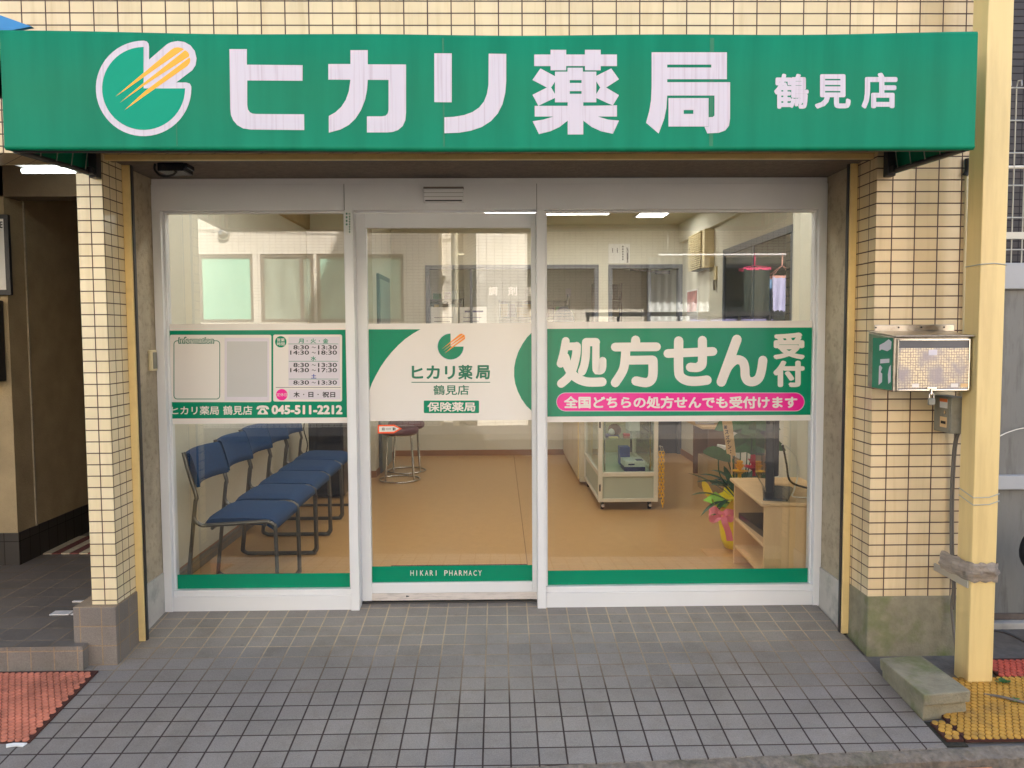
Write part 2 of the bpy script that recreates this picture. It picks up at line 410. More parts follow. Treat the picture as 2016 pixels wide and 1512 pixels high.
M['chair_blue'] = mat('navy_chair_fabric', S(10, 56, 100), .9, .15, 90, .4, 400)
M['chair_frame'] = mat('chair_grey_tube', S(104, 100, 96), .3, .05, metal=.8)
M['maroon'] = mat('maroon_vinyl', S(84, 24, 34), .4, .05)
M['beige_wall'] = mat('beige_wallpaper', S(214, 210, 194), .8, .03, 3, .1, 150)
M['ceiling'] = mat('ceiling_board', S(206, 198, 172), .85, .03, 3)
M['skirting'] = mat('brown_skirting', S(150, 104, 66), .5, .06)
def vinylfloor():
    m = mat('tan_vinyl_floor', S(196, 152, 98), .28, .05, 14, spec=.4, stain=S(176, 130, 78), sscale=70, samt=.35)
    return m
M['vfloor'] = vinylfloor()
M['blue_grey'] = mat('blue_grey_frame', S(94, 100, 110), .45, .03)
M['wood'] = mat('pale_wood_board', S(222, 184, 136), .5, .05, 4, stretch=(4, 4, .6), stain=S(206, 166, 118), sscale=5, samt=.4)
M['wood_dark'] = mat('brown_desk', S(120, 84, 58), .6, .1)
M['black_plastic'] = mat('black_plastic', S(26, 28, 34), .25, .05)
M['leaf'] = mat('dark_leaf', S(36, 78, 42), .4, .2, 20)
M['leaf2'] = mat('mid_leaf', S(58, 104, 50), .4, .2, 20)
M['yellow_paper'] = mat('yellow_wrap', S(244, 220, 20), .35, .06)
M['lime_paper'] = mat('lime_wrap', S(170, 226, 96), .35, .05)
M['ribbon'] = mat('pink_satin_ribbon', S(232, 132, 152), .3, .08)
M['red_fl'] = mat('red_bract', S(196, 24, 50), .5, .15)
M['yel_fl'] = mat('yellow_bract', S(246, 190, 30), .5, .1)
M['stake'] = mat('thin_wood_plaque', S(226, 190, 140), .6, .05)
M['chain'] = mat('yellow_plastic_chain', S(240, 186, 20), .4, .03)
M['card'] = mat('cardboard', S(176, 146, 104), .85, .08)
M['paper'] = mat('white_paper', S(228, 226, 222), .7, .02)
M['navy'] = mat('navy_print', S(40, 44, 110), .5)
M['redp'] = mat('red_print', S(200, 60, 70), .5)
M['brown_fur'] = mat('brown_plush', S(120, 84, 60), .95, .4, 30, 1, 300)
M['cream_plastic'] = mat('cream_plastic', S(222, 206, 164), .5, .04)
M['orange_mat'] = mat('orange_rubber_mat', S(204, 124, 98), .6, .2, 12, stain=S(116, 72, 58), sscale=9, samt=.65)
M['yellow_mat'] = mat('yellow_rubber_mat', S(190, 142, 56), .6, .2, 12, stain=S(120, 94, 56), sscale=9, samt=.75)
M['red_mat'] = mat('red_rubber_mat', S(190, 84, 66), .6, .15, 12, stain=S(110, 60, 50), sscale=9, samt=.5)
M['mat_base'] = mat('mat_underside', S(70, 36, 26), .9)
M['grey_panel'] = mat('galvanised_panel', S(128, 126, 122), .5, .10, 3, stain=S(78, 72, 68), sscale=3, samt=.8, stretch=(7, 7, .9))
M['beam'] = mat('pale_painted_beam', S(180, 181, 184), .5, .04, 4)
M['wire'] = mat('galvanised_wire', S(188, 184, 174), .4, .05, metal=.4)
M['grey_cable'] = mat('grey_cable', S(112, 104, 94), .6, .1)
M['black_cable'] = mat('black_cable', S(30, 28, 28), .5)
M['white_cable'] = mat('white_cable', S(222, 216, 204), .5)
M['tape'] = mat('weathered_grey_tape', S(150, 136, 122), .5, .35, 18, 1.2, 60, stain=S(92, 80, 70), sscale=20, samt=.6, stretch=(.4, .4, 3))
M['frost'] = mat('frosted_green_window', S(150, 214, 186), .25, .06, 1.2, coat=.3)
M['curtain'] = mat('white_curtain', S(226, 228, 224), .9, .08, 9, stretch=(6, 6, .3))
M['opp_frame'] = mat('taupe_window_frame', S(116, 104, 94), .5, .04)
M['pipe_cream'] = mat('cream_pvc_pipe', S(226, 214, 180), .4, .03)
M['lamp'] = emit('fluorescent_panel', (1., .98, .94), 4.8)
M['lamp2'] = emit('fluorescent_tube', (.92, 1., .96), 2.0)
M['blue_sheet'] = mat('blue_canvas', S(40, 130, 190), .5)


# ================================================================== THE SETTING: ground
KY = lambda x: -.786+.049*x        # the kerb line runs slightly askew to the shop front
def slab(x0, x1, yb, yf0, yf1, dz):
    """sloping sheet: back edge y=yb, front edge from yf0 (at x0) to yf1 (at x1)"""
    t = lambda x, y: (x, y, gz(y)+dz)
    b = lambda x, y: (x, y, gz(y)+dz-.12)
    return [b(x0, yf0), b(x1, yf1), b(x1, yb), b(x0, yb)], [t(x0, yf0), t(x1, yf1), t(x1, yb), t(x0, yb)]
mb = MB(); mb.hexa(*slab(-9, 9, 0.62, KY(-9), KY(9), -.012)); struct(mb.build('pavement', M['ground']))
mb = MB(); mb.hexa(*slab(-3.2, 1.612, .60, KY(-3.2), KY(1.612), .0)); struct(mb.build('entrance_ramp', M['paving']))
# kerb stones and road
kb = MB(); rn = random.Random(3)
xs = [-9+i*.03 for i in range(601)]
top = []; vs = []; fs = []
for i, x in enumerate(xs):
    j = lambda a: rn.uniform(-a, a)
    y0 = KY(x)-.002; vs += [(x, y0+.002, gz(y0)-.003+j(.003)), (x, y0-.022, gz(y0)-.010+j(.006)), (x, y0-.048+j(.006), gz(y0)-.022+j(.006)), (x, y0-.056, -.30)]
for i in range(600):
    for k in range(3): a = i*4+k; fs.append((a, a+1, a+5, a+4))
kb.add(vs, fs); struct(kb.build('kerb', M['kerb']))
mb = MB(); mb.add([(-60, -60, -.165), (60, -60, -.165), (60, 60, -.165), (-60, 60, -.165)], [(0, 1, 2, 3)])
struct(mb.build('road', M['asphalt']))

# ================================================================== SHOP BUILDING
b = thing('shop_building', 'cream tiled corner building housing the pharmacy behind the green awning', 'building', (0, 3, 0))
XL, XR = -1.675, 1.638             # sides of the shop opening
# tiled wall above, with a return down either side
mb = MB()
mb.box(-9, 2.10, 0, .25, 2.172, 8.2)
mb.build('upper_wall', M['tile'], b)
mb = MB(); mb.box(-9, 2.10, .25, 9, 2.75, 8.2); mb.build('upper_storeys', M['passage_wall'], b)
mb = MB(); mb.box(.75, 2.09, .02, 3.2, 8.2, 10.9); mb.build('added_shade_block', M['tile'], b)  # unseen block added to shade part of the house across the street
mb = MB(); mb.box(XR, 2.10, 0, .505, .2185, 2.171); mb.build('tiled_pier', M['tile'], b)
mb = MB(); mb.box(-1.792, -1.684, 0, .20, .2185, 2.171); mb.build('tiled_pier', M['tile_small'], b)
# plinths
mb = MB(); mb.hexa([(XR-.004, -.012, -.13), (2.10, -.012, -.13), (2.10, .505, -.1), (XR-.004, .505, -.1)],
                   [(XR-.001, -.004, .218), (2.10, -.004, .218), (2.10, .505, .218), (XR-.001, .505, .218)])
mb.build('concrete_plinth', M['mossy'], b, .008)
mb = MB(); mb.box(-1.863, XL-.002, -.03, .19, -.14, .2175); mb.build('tiled_plinth', M['plinth_tile'], b, .004)
# stucco reveals beside the shopfront, with a painted base, and the rough soffit
mb = MB(); mb.box(-1.80, -1.692, .225, .60, .21, 2.1715); mb.build('stucco_reveal', M['stucco'], b)
mb = MB(); mb.box(-1.80, -1.686, .225, .60, -.10, .2095); mb.build('reveal_base', M['pale_concrete'], b)
mb = MB(); mb.box(1.630, 1.6375, .235, .60, .205, 2.1715); mb.build('stucco_reveal', M['stucco'], b)
mb = MB(); mb.box(1.622, 1.6365, .235, .60, -.10, .2045); mb.build('reveal_base', M['pale_concrete'], b)
mb = MB(); mb.box(-1.692, 1.6375, .06, .60, 2.160, 2.1718); mb.build('soffit', M['stucco_shaded'], b)
# shutter guide rails and the casing they run up to
for x0, x1, s in ((-1.6838, -1.650, 1), (1.604, 1.637, -1)):
    mb = MB(); mb.box(x0, x1, .185, .222, gz(.2), 2.1595)
    o = mb.build('shutter_rail', M['yellow_rail'], b, .003)
    mb = MB(); xa = (x1, x1+.006) if s > 0 else (x0-.006, x0); mb.box(xa[0], xa[1], .196, .216, gz(.2)+.002, 2.159); mb.build('guide_slot', M['dark_metal'], o)
mb = MB(); mb.box(-1.6835, 1.637, .03, .058, 2.148, 2.171); mb.build('shutter_casing', M['yellow_rail'], b, .002)
mb = MB(); mb.box(-1.6835, 1.637, .0585, .10, 2.152, 2.1595); mb.build('shutter_slot', M['dark_metal'], b)
# interior shell
mb = MB(); mb.box(-1.95, -1.836, .605, 4.36, 0, 2.62); mb.box(-1.95, -1.21, 4.36, 5.75, 0, 2.62)
mb.build('interior_wall', M['beige_wall'], b)
mb = MB(); mb.box(2.095, 2.20, 1.56, 9, 0, 2.62); mb.box(1.84, 2.20, .605, 1.56, 0, 2.62); mb.box(1.6405, 1.84, .605, .70, 0, 2.62)
mb.box(2.05, 2.0949, 1.561, 5.75, 2.41, 2.6195)
mb.build('interior_wall', M['beige_wall'], b)
mb = MB()
mb.box(-1.21, 1.25, 5.75, 5.87, 0, 1.0); mb.box(-1.21, 2.095, 5.75, 5.87, 2.172, 2.62)
mb.box(-1.21, -.825, 5.75, 5.87, 1.0, 2.172); mb.box(1.14, 1.25, 5.75, 5.87, 1.0, 2.172)
mb.build('partition_wall', M['beige_wall'], b)
mb = MB(); mb.box(-3.3, 2.2, 8.4, 8.5, 0, 2.62); mb.build('rear_wall', M['beige_wall'], b)
mb = MB(); mb.box(-1.95, -1.85, 5.871, 8.4, 0, 2.62); mb.build('dispensary_wall', M['beige_wall'], b)
mb = MB(); mb.box(-1.95, 2.2, .605, 8.5, 2.6201, 2.74); mb.build('ceiling', M['ceiling'], b)
mb = MB(); mb.box(-1.95, 2.2, .25, .604, 2.18, 2.749); mb.build('lintel', M['beige_wall'], b)
mb = MB()
mb.box(-1.836, -1.826, .61, 4.35, 0, .065); mb.box(-1.83, -1.20, 4.35, 4.36, 0, .065); mb.box(-1.21, -1.20, 4.36, 5.74, 0, .065)
mb.box(-1.20, 1.25, 5.74, 5.75, 0, .065); mb.box(2.085, 2.095, 1.57, 5.74, 0, .065); mb.box(1.83, 1.84, .62, 1.56, 0, .065)
mb.build('skirting', M['skirting'], b)
mb = MB(); mb.box(2.20, 2.21, .5, 9, -.2, 2.75); mb.build('outer_wall', M['tile_opp'], b)
mb = MB(); mb.box(-9, 2.2, 9, 9.2, -.2, 8.2); mb.build('outer_wall', M['tile_opp'], b)
struct((lambda m: (m.box(-1.95, 2.2, .6, 8.5, -.1, 0), m.box(.163, .167, .7, 5.74, -.001, .0006, 1), m)[2])(MB()).build('shop_floor', [M['vfloor'], M['wood_dark']]))
# passage beside the shop
mb = MB(); mb.box(-3.6, -1.80, .0, 5, 2.40, 2.6); mb.build('passage_ceiling', M['passage_wall'], b)
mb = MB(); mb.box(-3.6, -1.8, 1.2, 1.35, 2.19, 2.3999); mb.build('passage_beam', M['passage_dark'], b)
mb = MB(); mb.box(-3.6, -2.815, 1.2, 3.8, .25, 2.3999); mb.build('passage_wall', M['passage_wall'], b)
mb = MB(); mb.box(-3.6, -2.808, 1.192, 3.8, .06, .2499); mb.build('passage_skirting', M['skirt_tile'], b)
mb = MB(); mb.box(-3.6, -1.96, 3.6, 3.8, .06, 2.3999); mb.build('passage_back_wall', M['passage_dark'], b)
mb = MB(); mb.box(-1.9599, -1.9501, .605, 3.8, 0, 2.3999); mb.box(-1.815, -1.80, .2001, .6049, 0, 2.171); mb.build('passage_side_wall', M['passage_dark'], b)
mb = MB(); mb.box(-2.8149, -2.806, 1.38, 1.392, .25, 2.19); mb.build('wall_joint', M['stucco'], b)
mb = MB(); mb.box(-9, -3.6, 0.25, 5, -.1, 2.75); mb.build('adjoining_wall', M['passage_wall'], b)
mb = MB(); mb.box(-3.6, -1.803, -.075, 4.0, -.15, .06)
mb2 = mb.build('passage_step', [M['step_tile'], M['passage_tile']])
for p in mb2.data.polygons:
    if p.normal.z > .5: p.material_index = 1
struct(mb2)

# neighbouring building and yard to the right
nb = thing('neighbour_building', 'dark brown tiled building beyond the wire mesh fence', 'building', (4, 3, 0))
mb = MB(); mb.box(2.62, 9, 2.4, 8, -.2, 5.5); mb.build('tiled_wall', M['dark_tile'], nb)

# ================================================================== AWNING
aw = thing('shop_awning', 'long green canvas box awning with white pharmacy name and pie shaped emblem', 'awning', (0, -.3, 2.1))
AX0, AX1, AY, AZ0, AZ1 = -1.732, 1.708, -.60, 2.046, 2.458
mb = MB()
n = 60; vs = []; fs = []
rn = random.Random(5)
for i in range(n+1):
    t = i/n; x = AX0+(AX1-AX0)*t
    sag = .010*math.sin(math.pi*t); e = abs(2*t-1)**6*.004
    zt = AZ1-sag+e+.002*math.sin(21*t)+.004*(1-t); zb = AZ0+e*.9+.004*math.sin(9*t)*.5+.006*(1-t)
    r = .012
    # wall, top, rounded hem, front, rounded lower hem, short return
    prof = [(-.004, 2.60), (AY+r, zt), (AY+r*.3, zt-r*.3), (AY, zt-r), (AY, (zt+zb)/2), (AY, zb+r), (AY-.003, zb+r*.4), (AY+r*.6, zb-.004), (AY+.03, zb-.001)]
    vs += [(x, a, c) for a, c in prof]
k = len(prof)
for i in range(n):
    for j in range(k-1): fs.append((i*k+j, i*k+j+1, (i+1)*k+j+1, (i+1)*k+j))
mb.add(vs, [f[::-1] for f in fs], 0, True)
# side cheeks
for x, q in ((AX0, 0), (AX1, n)):
    o = q*k; pr = vs[o:o+k]
    poly = [(x, a, c) for _, a, c in pr] + [(x, -.004, 2.075)]
    sx = -.002 if q == 0 else .002
    mb.prism(poly, (sx, 0, 0))
can = mb.build('canopy', M['green'], aw)
sm = MB()
for px in (345, 873, 1401):
    a = P(px-2.6, 66, AY-.0012); c = P(px+2.6, 288, AY-.0012); sm.box(a.x, c.x, AY-.0010, AY-.0002, AZ0+.014, AZ1-.022)
sm.build('seam', M['seam'], can)
fr = MB()
for x in (AX0+.02, AX1-.02):
    fr.tube([(x, -.012, 2.082), (x, AY+.03, AZ0+.008)], .011, 8); fr.tube([(x, AY+.03, AZ0+.01), (x, AY+.03, AZ1-.03)], .011, 8)
    fr.tube([(x, AY+.03, AZ1-.03), (x, -.012, 2.59)], .011, 8)
fr.tube([(AX0+.02, AY+.032, AZ0+.012), (AX1-.02, AY+.032, AZ0+.012)], .012, 8)
fr.tube([(AX0+.02, AY+.032, AZ1-.035), (AX1-.02, AY+.032, AZ1-.035)], .012, 8)
fr.build('frame', M['dark_metal'], aw)
for x, s in ((AX0+.03, 1), (AX1-.03, -1)):
    mb = MB(); mb.box(x-.015, x+.02, -.045, -.001, 2.06, 2.18); mb.box(x-.008, x+.012, -.075, -.045, 2.07, 2.10)
    mb.build('wall_bracket', M['dark_metal'], aw, .003)
    mb = MB()
    for q in range(4):
        y = -.10-.11*q; mb.tube([(x, y, 2.078+.045*0+(AZ0-2.078)*(-y/.6)+.01), (x+s*.02, y+.07, 2.45)], .0025, 6)
    mb.build('lacing', M['wire'], aw)

# lettering traced onto the front of the awning
z1 = lambda L: [(a/3, b_/3) for a, b_ in L]
z2 = lambda L: [(640+a/3, b_/3) for a, b_ in L]
z3 = lambda L: [(1280+a/2.739, b_/2.739) for a, b_ in L]
LY = AY-.0015
lt = MB()
flat(lt, z1([(1355, 290), (1458, 290), (1458, 382), (1787, 385), (1787, 477), (1460, 475), (1460, 620), (1464, 645), (1476, 663), (1492, 671), (1515, 673), (1796, 675), (1797, 768), (1480, 765), (1435, 758), (1400, 738), (1377, 710), (1364, 680), (1360, 640)]), LY)
flat(lt, z2([(19, 378), (150, 378), (150, 296), (252, 296), (252, 380), (478, 381), (478, 665), (474, 710), (458, 745), (430, 768), (400, 779), (370, 782), (247, 782), (247, 687), (335, 687), (358, 683), (370, 670), (375, 650), (375, 472), (252, 471), (248, 530), (236, 590), (212, 650), (180, 700), (140, 738), (90, 765), (22, 783), (22, 685), (60, 664), (95, 632), (122, 590), (140, 540), (150, 471), (19, 470)]), LY)
flat(lt, z2([(645, 315), (748, 315), (748, 604), (645, 603)]), LY)
flat(lt, z2([(966, 317), (1070, 318), (1070, 480), (1064, 550), (1048, 615), (1020, 670), (980, 715), (925, 750), (860, 772), (790, 784), (705, 787), (705, 693), (760, 690), (820, 680), (870, 662), (910, 635), (938, 600), (956, 555), (965, 500)]), LY)
for L in ([(1235, 322), (1332, 322), (1332, 294), (1424, 294), (1424, 322), (1535, 322), (1535, 294), (1628, 294), (1628, 322), (1724, 322), (1724, 390), (1628, 390), (1628, 415), (1535, 415), (1535, 390), (1424, 390), (1424, 415), (1332, 415), (1332, 390), (1235, 390)],
          [(1358, 423), (1432, 423), (1432, 400), (1523, 400), (1523, 423), (1602, 423), (1602, 473), (1358, 473)],
          [(1358, 473), (1445, 473), (1445, 554), (1358, 554)], [(1515, 473), (1602, 473), (1602, 554), (1515, 554)], [(1445, 490), (1515, 490), (1515, 538), (1445, 538)],
          [(1358, 554), (1602, 554), (1602, 604), (1358, 604)], [(1433, 604), (1525, 604), (1525, 794), (1433, 794)],
          [(1238, 625), (1433, 625), (1433, 688), (1238, 688)], [(1525, 625), (1724, 622), (1724, 688), (1525, 688)],
          [(1350, 688), (1433, 688), (1433, 712), (1385, 750), (1330, 775), (1263, 792), (1226, 716), (1290, 706)],
          [(1525, 688), (1610, 688), (1670, 706), (1736, 712), (1700, 790), (1630, 775), (1575, 750), (1525, 712)],
          [(1225, 472), (1272, 404), (1358, 450), (1358, 482), (1335, 517), (1310, 517)], [(1310, 517), (1335, 517), (1358, 555), (1358, 578), (1290, 610), (1260, 625), (1225, 560)],
          [(1736, 468), (1690, 404), (1602, 448), (1602, 480), (1625, 517), (1660, 517)], [(1660, 517), (1625, 517), (1602, 555), (1602, 578), (1670, 610), (1700, 622), (1736, 562)]):
    flat(lt, z2(L), LY)
for L in ([(8, 282), (414, 282), (414, 348), (8, 348)], [(330, 348), (414, 348), (414, 364), (330, 364)], [(92, 364), (414, 364), (414, 427), (92, 427)],
          [(8, 348), (92, 348), (92, 515), (88, 580), (76, 640), (46, 720), (-22, 662), (-5, 600), (5, 540), (8, 470)], [(92, 443), (431, 443), (431, 515), (92, 515)],
          [(347, 515), (431, 515), (431, 640), (425, 678), (405, 703), (370, 716), (308, 719), (293, 684), (316, 683), (316, 632), (338, 631), (347, 622)],
          [(99, 529), (315, 529), (315, 593), (99, 593)], [(99, 593), (181, 593), (181, 614), (99, 614)], [(233, 593), (315, 593), (315, 614), (233, 614)], [(99, 614), (315, 614), (315, 682), (99, 682)]):
    flat(lt, z3(L), LY)
text(lt, '鶴', (1524, 145, 1592, 214), LY, 0, .028); text(lt, '見', (1604, 146, 1675, 214), LY, 0, .032); text(lt, '店', (1696, 143, 1767, 214), LY, 0, .032)
lt.build('lettering', M['white_letter'], aw)

def emblem(T, y, mats, parent, outline, extra=False):
    """pie-shaped emblem with three streaks; T maps emblem pixels to photo pixels"""
    mb = MB()
    arc = lambda r, a0, a1, k=40: [(848+r*math.cos(R_(a0+(a1-a0)*i/k)), 522+r*math.sin(R_(a0+(a1-a0)*i/k))) for i in range(k+1)]
    if outline:
        C = [(1040, 487), (1100, 487), (1120, 493), (1129, 508)] + arc(282, 0, 270) + [(866, 244), (877, 257), (880, 275), (880, 487)]
        flat(mb, [T(*q) for q in C], y, 0)
        F = [(848, 380), (985, 262), (1010, 249), (1050, 242), (1090, 248), (1125, 268), (1150, 300), (1161, 345), (1155, 385), (1135, 415), (1040, 487), (985, 522), (848, 522)]
        flat(mb, [T(*q) for q in F], y-.0003, 0)
    else:
        C = [(848, 522), (1102, 522)] + arc(257, 0, 270) + [(848, 265)]
        flat(mb, [T(*q) for q in C], y, 0)
    pie = [(848, 522), (1093, 522)] + arc(245, 1, 269) + [(848, 277)]
    flat(mb, [T(*q) for q in pie], y-.0006, 1)
    for L in ([(683, 570), (848, 430), (1010, 294), (1030, 282), (1050, 279), (1070, 282), (1087, 290)],
              [(708, 607), (848, 490), (1093, 296), (1108, 306), (1117, 320), (1117, 333), (848, 506)],
              [(735, 650), (860, 535), (1119, 339), (1124, 352), (1120, 372), (1108, 388), (1090, 401)]):
        flat(mb, [T(*q) for q in L], y-.0009, 2)
    return mb.build('emblem', mats, parent)
emblem(lambda a, c: (a/3, c/3), LY, [M['white_letter'], M['emblem_green'], M['orange']], aw, True)

# ================================================================== SHOPFRONT
sf = thing('shopfront_frame', 'white aluminium shopfront frame with two fixed glazed bays', 'window', (0, .53, 0))
FZ = lambda x: 0.004
ZT = 2.159
GY = .552                           # fixed glass
mb = MB(); mb.box(-1.690, 1.6295, .505, .60, 2.003, ZT-.03); mb.build('header', M['white_alu'], sf, .002)
mb = MB(); mb.box(-1.690, 1.6295, .512, .60, ZT-.0298, ZT); mb.build('header_trim', M['white_alu'], sf, .002)
mb = MB(); mb.box(-1.690, -1.648, .505, .60, .004, 2.0028); mb.build('jamb', M['white_alu'], sf, .002)
mb = MB(); mb.box(1.590, 1.6295, .505, .60, .004, 2.0028); mb.build('jamb', M['white_alu'], sf, .002)
mb = MB(); mb.box(-.752, -.710, .500, .60, .004, 2.0028); mb.build('mullion', M['white_alu'], sf, .002)
mb = MB(); mb.box(.189, .232, .500, .60, .004, 2.0028); mb.build('mullion', M['white_alu'], sf, .002)
for x0, x1 in ((-1.6479, -.7521), (.2321, 1.5899)):
    mb = MB(); mb.box(x0, x1, .510, .60, .004, .082); mb.box(x0, x1, .520, .60, .0822, .112); mb.build('sill', M['white_alu'], sf, .002)
    mb = MB(); mb.box(x0+.001, x0+.010, .535, .58, .1122, 2.002); mb.box(x1-.010, x1-.001, .535, .58, .1122, 2.002); mb.box(x0+.0101, x1-.0101, .535, .58, 1.995, 2.002)
    mb.build('glazing_bead', M['white_alu'], sf)
    mb = MB(); mb.box(x0+.0101, x1-.0101, GY, GY+.006, .1123, 1.9949); mb.build('window_pane', M['glass'], sf)
for x in (-.752, .1895):
    mb = MB(); mb.box(x, x+.0022, .4995, .5005, 2.003, ZT-.03); mb.build('panel_joint', M['alu_dark'], sf)
# sliding door
dr = thing('sliding_door', 'white framed automatic glass door in the middle of the shopfront', 'door', (-.25, .59, 0))
DY = .59
mb = MB(); mb.box(-.7099, -.659, .578, .618, .028, 1.999); mb.box(.166, .1889, .578, .618, .028, 1.999)
mb.box(-.6588, .1658, .578, .618, 1.926, 1.999); mb.box(-.6588, .1658, .578, .618, .068, .122)
mb.build('door_frame', M['white_alu'], dr, .002)
mb = MB(); mb.box(-.6588, .1888, .576, .618, .03, .0675); kick = mb.build('kick_rail', mat('scuffed_aluminium', S(214, 204, 196), .4, .05, 8, stain=S(150, 140, 136), sscale=9, samt=.6, stretch=(1.5, 1, 12)), dr, .002)
mb = MB(); c = P(801, 1174, .5755); mb.lathe((c.x, .5745, c.z), [(.004, 0), (.0045, .001), (.0045, .002)], 12, axis='y'); mb.box(c.x+.004, c.x+.012, .5748, .5762, c.z-.002, c.z+.002)
mb.build('keyhole', M['dark_metal'], kick)
mb = MB(); mb.box(-.6587, .1657, .594, .600, .1221, 1.9259); mb.build('door_pane', M['glass'], dr)
mb = MB(); mb.box(-.71, .189, .575, .625, .006, .022); tag(mb.build('door_track', M['alu_dark']), 'dark metal floor track beneath the sliding glass door', 'track')
ds = thing('door_sensor', 'small beige sensor box above the sliding door', 'sensor', (-.26, .48, 2.07))
mb = MB(); mb.box(-.360, -.166, .462, .5045, 2.036, 2.100); mb.build('sensor_body', M['white_alu'], ds, .004)
mb = MB(); mb.box(-.352, -.174, .4612, .4625, 2.039, 2.045); mb.build('sensor_slot', M['dark_metal'], ds)
mb = MB(); mb.box(-.360, -.166, .460, .5045, 2.1002, 2.108); mb.build('sensor_cap', M['opp_frame'], ds)
for z in (2.06, 2.079):
    mb = MB(); mb.box(-.358, -.168, .4614, .4622, z, z+.0016); mb.build('groove', M['opp_frame'], ds)

# ================================================================== SIGNS ON THE GLASS
SY = GY-.002
def Z8(a, c): return (300+a/4.8, 620+c/4.8)
hs = thing('opening_hours_sign', 'green and white window sign listing opening hours and phone number above the blue chairs', 'sign', (-1.2, SY, 1.2))
x0, x1 = -1.6376, -.7624
zt, zb = P(330, 638, SY).z, P(330, 835, SY).z
mb = MB(); mb.box(x0, x1, SY, SY+.001, zb, zt); mb.build('backing', M['swhite'], hs)
g = MB(); y1 = SY-.0008
gzt, gzb = P(500, 650, SY).z, P(500, 823, SY).z
g.box(x0, x1, y1, y1+TH, gzb, gzt); g.build('green_field', M['sgreen'], hs)
p = MB(); y2 = y1-.0006
flat(p, [Z8(a, c) for a, c in rrect(166, 188, 1124, 824, 16)], y2); flat(p, [Z8(a, c) for a, c in rrect(1142, 186, 1792, 818, 16)], y2)
p.build('white_panel', M['swhite'], hs)
y3 = y2-.0006
p = MB(); ring(p, [Z8(a, c) for a, c in rrect(200, 241, 640, 798, 34)], [Z8(a, c) for a, c in rrect(207, 248, 633, 791, 28)], y3); 
p.build('outline', M['dgreen'], hs)
p = MB(); flat(p, [Z8(a, c) for a, c in rrect(682, 216, 1104, 812, 3)], y3); p.build('pocket', M['plate'], hs)
p = MB(); flat(p, [Z8(a, c) for a, c in rrect(704, 250, 1086, 774, 6)], y3-.0006); p.build('pocket_sheet', M['pocket'], hs)
p = MB(); flat(p, [Z8(a, c) for a, c in rrect(1286, 206, 1772, 672, 3)], y3); flat(p, [Z8(a, c) for a, c in rrect(1288, 704, 1776, 798, 3)], y3); p.build('plate', M['plate'], hs)
y4 = y3-.0006
t = MB()
tx = lambda s, a, m, off=.0: text(t, s, (*Z8(a[0], a[1]), *Z8(a[2], a[3])), y4, m, off)
flat(t, [Z8(a, c) for a, c in circ(1213, 254, 54)], y4, 0); flat(t, [Z8(a, c) for a, c in circ(1223, 754, 54)], y4, 1)
for a, c, d, e in ((1284, 274, 1756, 0), (1290, 438, 1756, 0), (1290, 606, 1758, 0)): flat(t, [Z8(a, c-2), Z8(d, c-2), Z8(d, c+2), Z8(a, c+2)], y4, 0)
flat(t, [Z8(1166, 683), Z8(1780, 683), Z8(1780, 687), Z8(1166, 687)], y4, 3)
tx('月', (1380, 224, 1430, 268), 0, .02); tx('火', (1494, 222, 1546, 268), 0, .02); tx('金', (1610, 222, 1664, 268), 0, .02)
for cx in (1462, 1578): flat(t, [Z8(a, c) for a, c in circ(cx, 246, 5, 8)], y4, 0)
tx('水', (1496, 390, 1548, 434), 0, .02); tx('土', (1500, 558, 1550, 600), 2, .03)
for yy, l in ((306, '8:30'), (356, '14:30'), (473, '8:30'), (522, '14:30'), (639, '8:30')):
    x_ = 1302 if len(l) == 5 else 1332
    tx(l, (x_, yy-20, 1480, yy+20), 3, .018); tx('〜', (1506, yy-7, 1544, yy+8), 3, .01)
for yy, l in ((306, '13:30'), (356, '18:30'), (473, '13:30'), (522, '17:30'), (639, '13:30')): tx(l, (1566, yy-20, 1744, yy+20), 3, .018)
tx('木', (1334, 726, 1392, 780), 3, .03); tx('日', (1474, 728, 1522, 778), 3, .03); tx('祝日', (1606, 726, 1728, 780), 3, .03)
for cx in (1430, 1566): flat(t, [Z8(a, c) for a, c in circ(cx, 752, 6, 8)], y4, 3)
t.build('lettering', [M['sgreen'], M['pink'], M['blue_ink'], M['black_ink']], hs)
t = MB(); y5 = y4-.0006
text(t, '営業', (*Z8(1178, 220), *Z8(1250, 252)), y5, 0, .01); text(t, '時間', (*Z8(1178, 258), *Z8(1250, 290)), y5, 0, .01); text(t, '定休日', (*Z8(1174, 738), *Z8(1272, 770)), y5, 0, .005)
text(t, 'ヒカリ薬局', (*Z8(182, 862), *Z8(628, 944)), y2, 0, .016); text(t, '鶴見店', (*Z8(668, 858), *Z8(944, 944)), y2, 0, .016)
text(t, '045-511-2212', (*Z8(1126, 852), *Z8(1796, 940)), y2, 0, .05)
# telephone symbol
for L in ([(984, 882), (992, 866), (1010, 858), (1042, 855), (1074, 858), (1092, 866), (1102, 882), (1102, 892), (1076, 892), (1070, 878), (1014, 878), (1008, 892), (984, 892)],
          [(1022, 882), (1062, 882), (1066, 894), (1090, 924), (1092, 940), (994, 940), (996, 924), (1018, 894)]):
    flat(t, [Z8(a, c) for a, c in L], y2, 0)
t.build('lettering', [M['swhite']], hs)
t = MB(); flat(t, [Z8(a, c) for a, c in circ(1042, 914, 15, 16)], y2-.0006); t.build('dial', M['sgreen'], hs)
t = MB(); text(t, 'information', (*Z8(244, 206), *Z8(584, 274)), y4, 0, .075); t.build('lettering_shadow', M['dgreen'], hs)
t = MB(); text(t, 'information', (*Z8(254, 216), *Z8(576, 264)), y4-.0008, 0, .012); t.build('lettering', M['swhite'], hs)

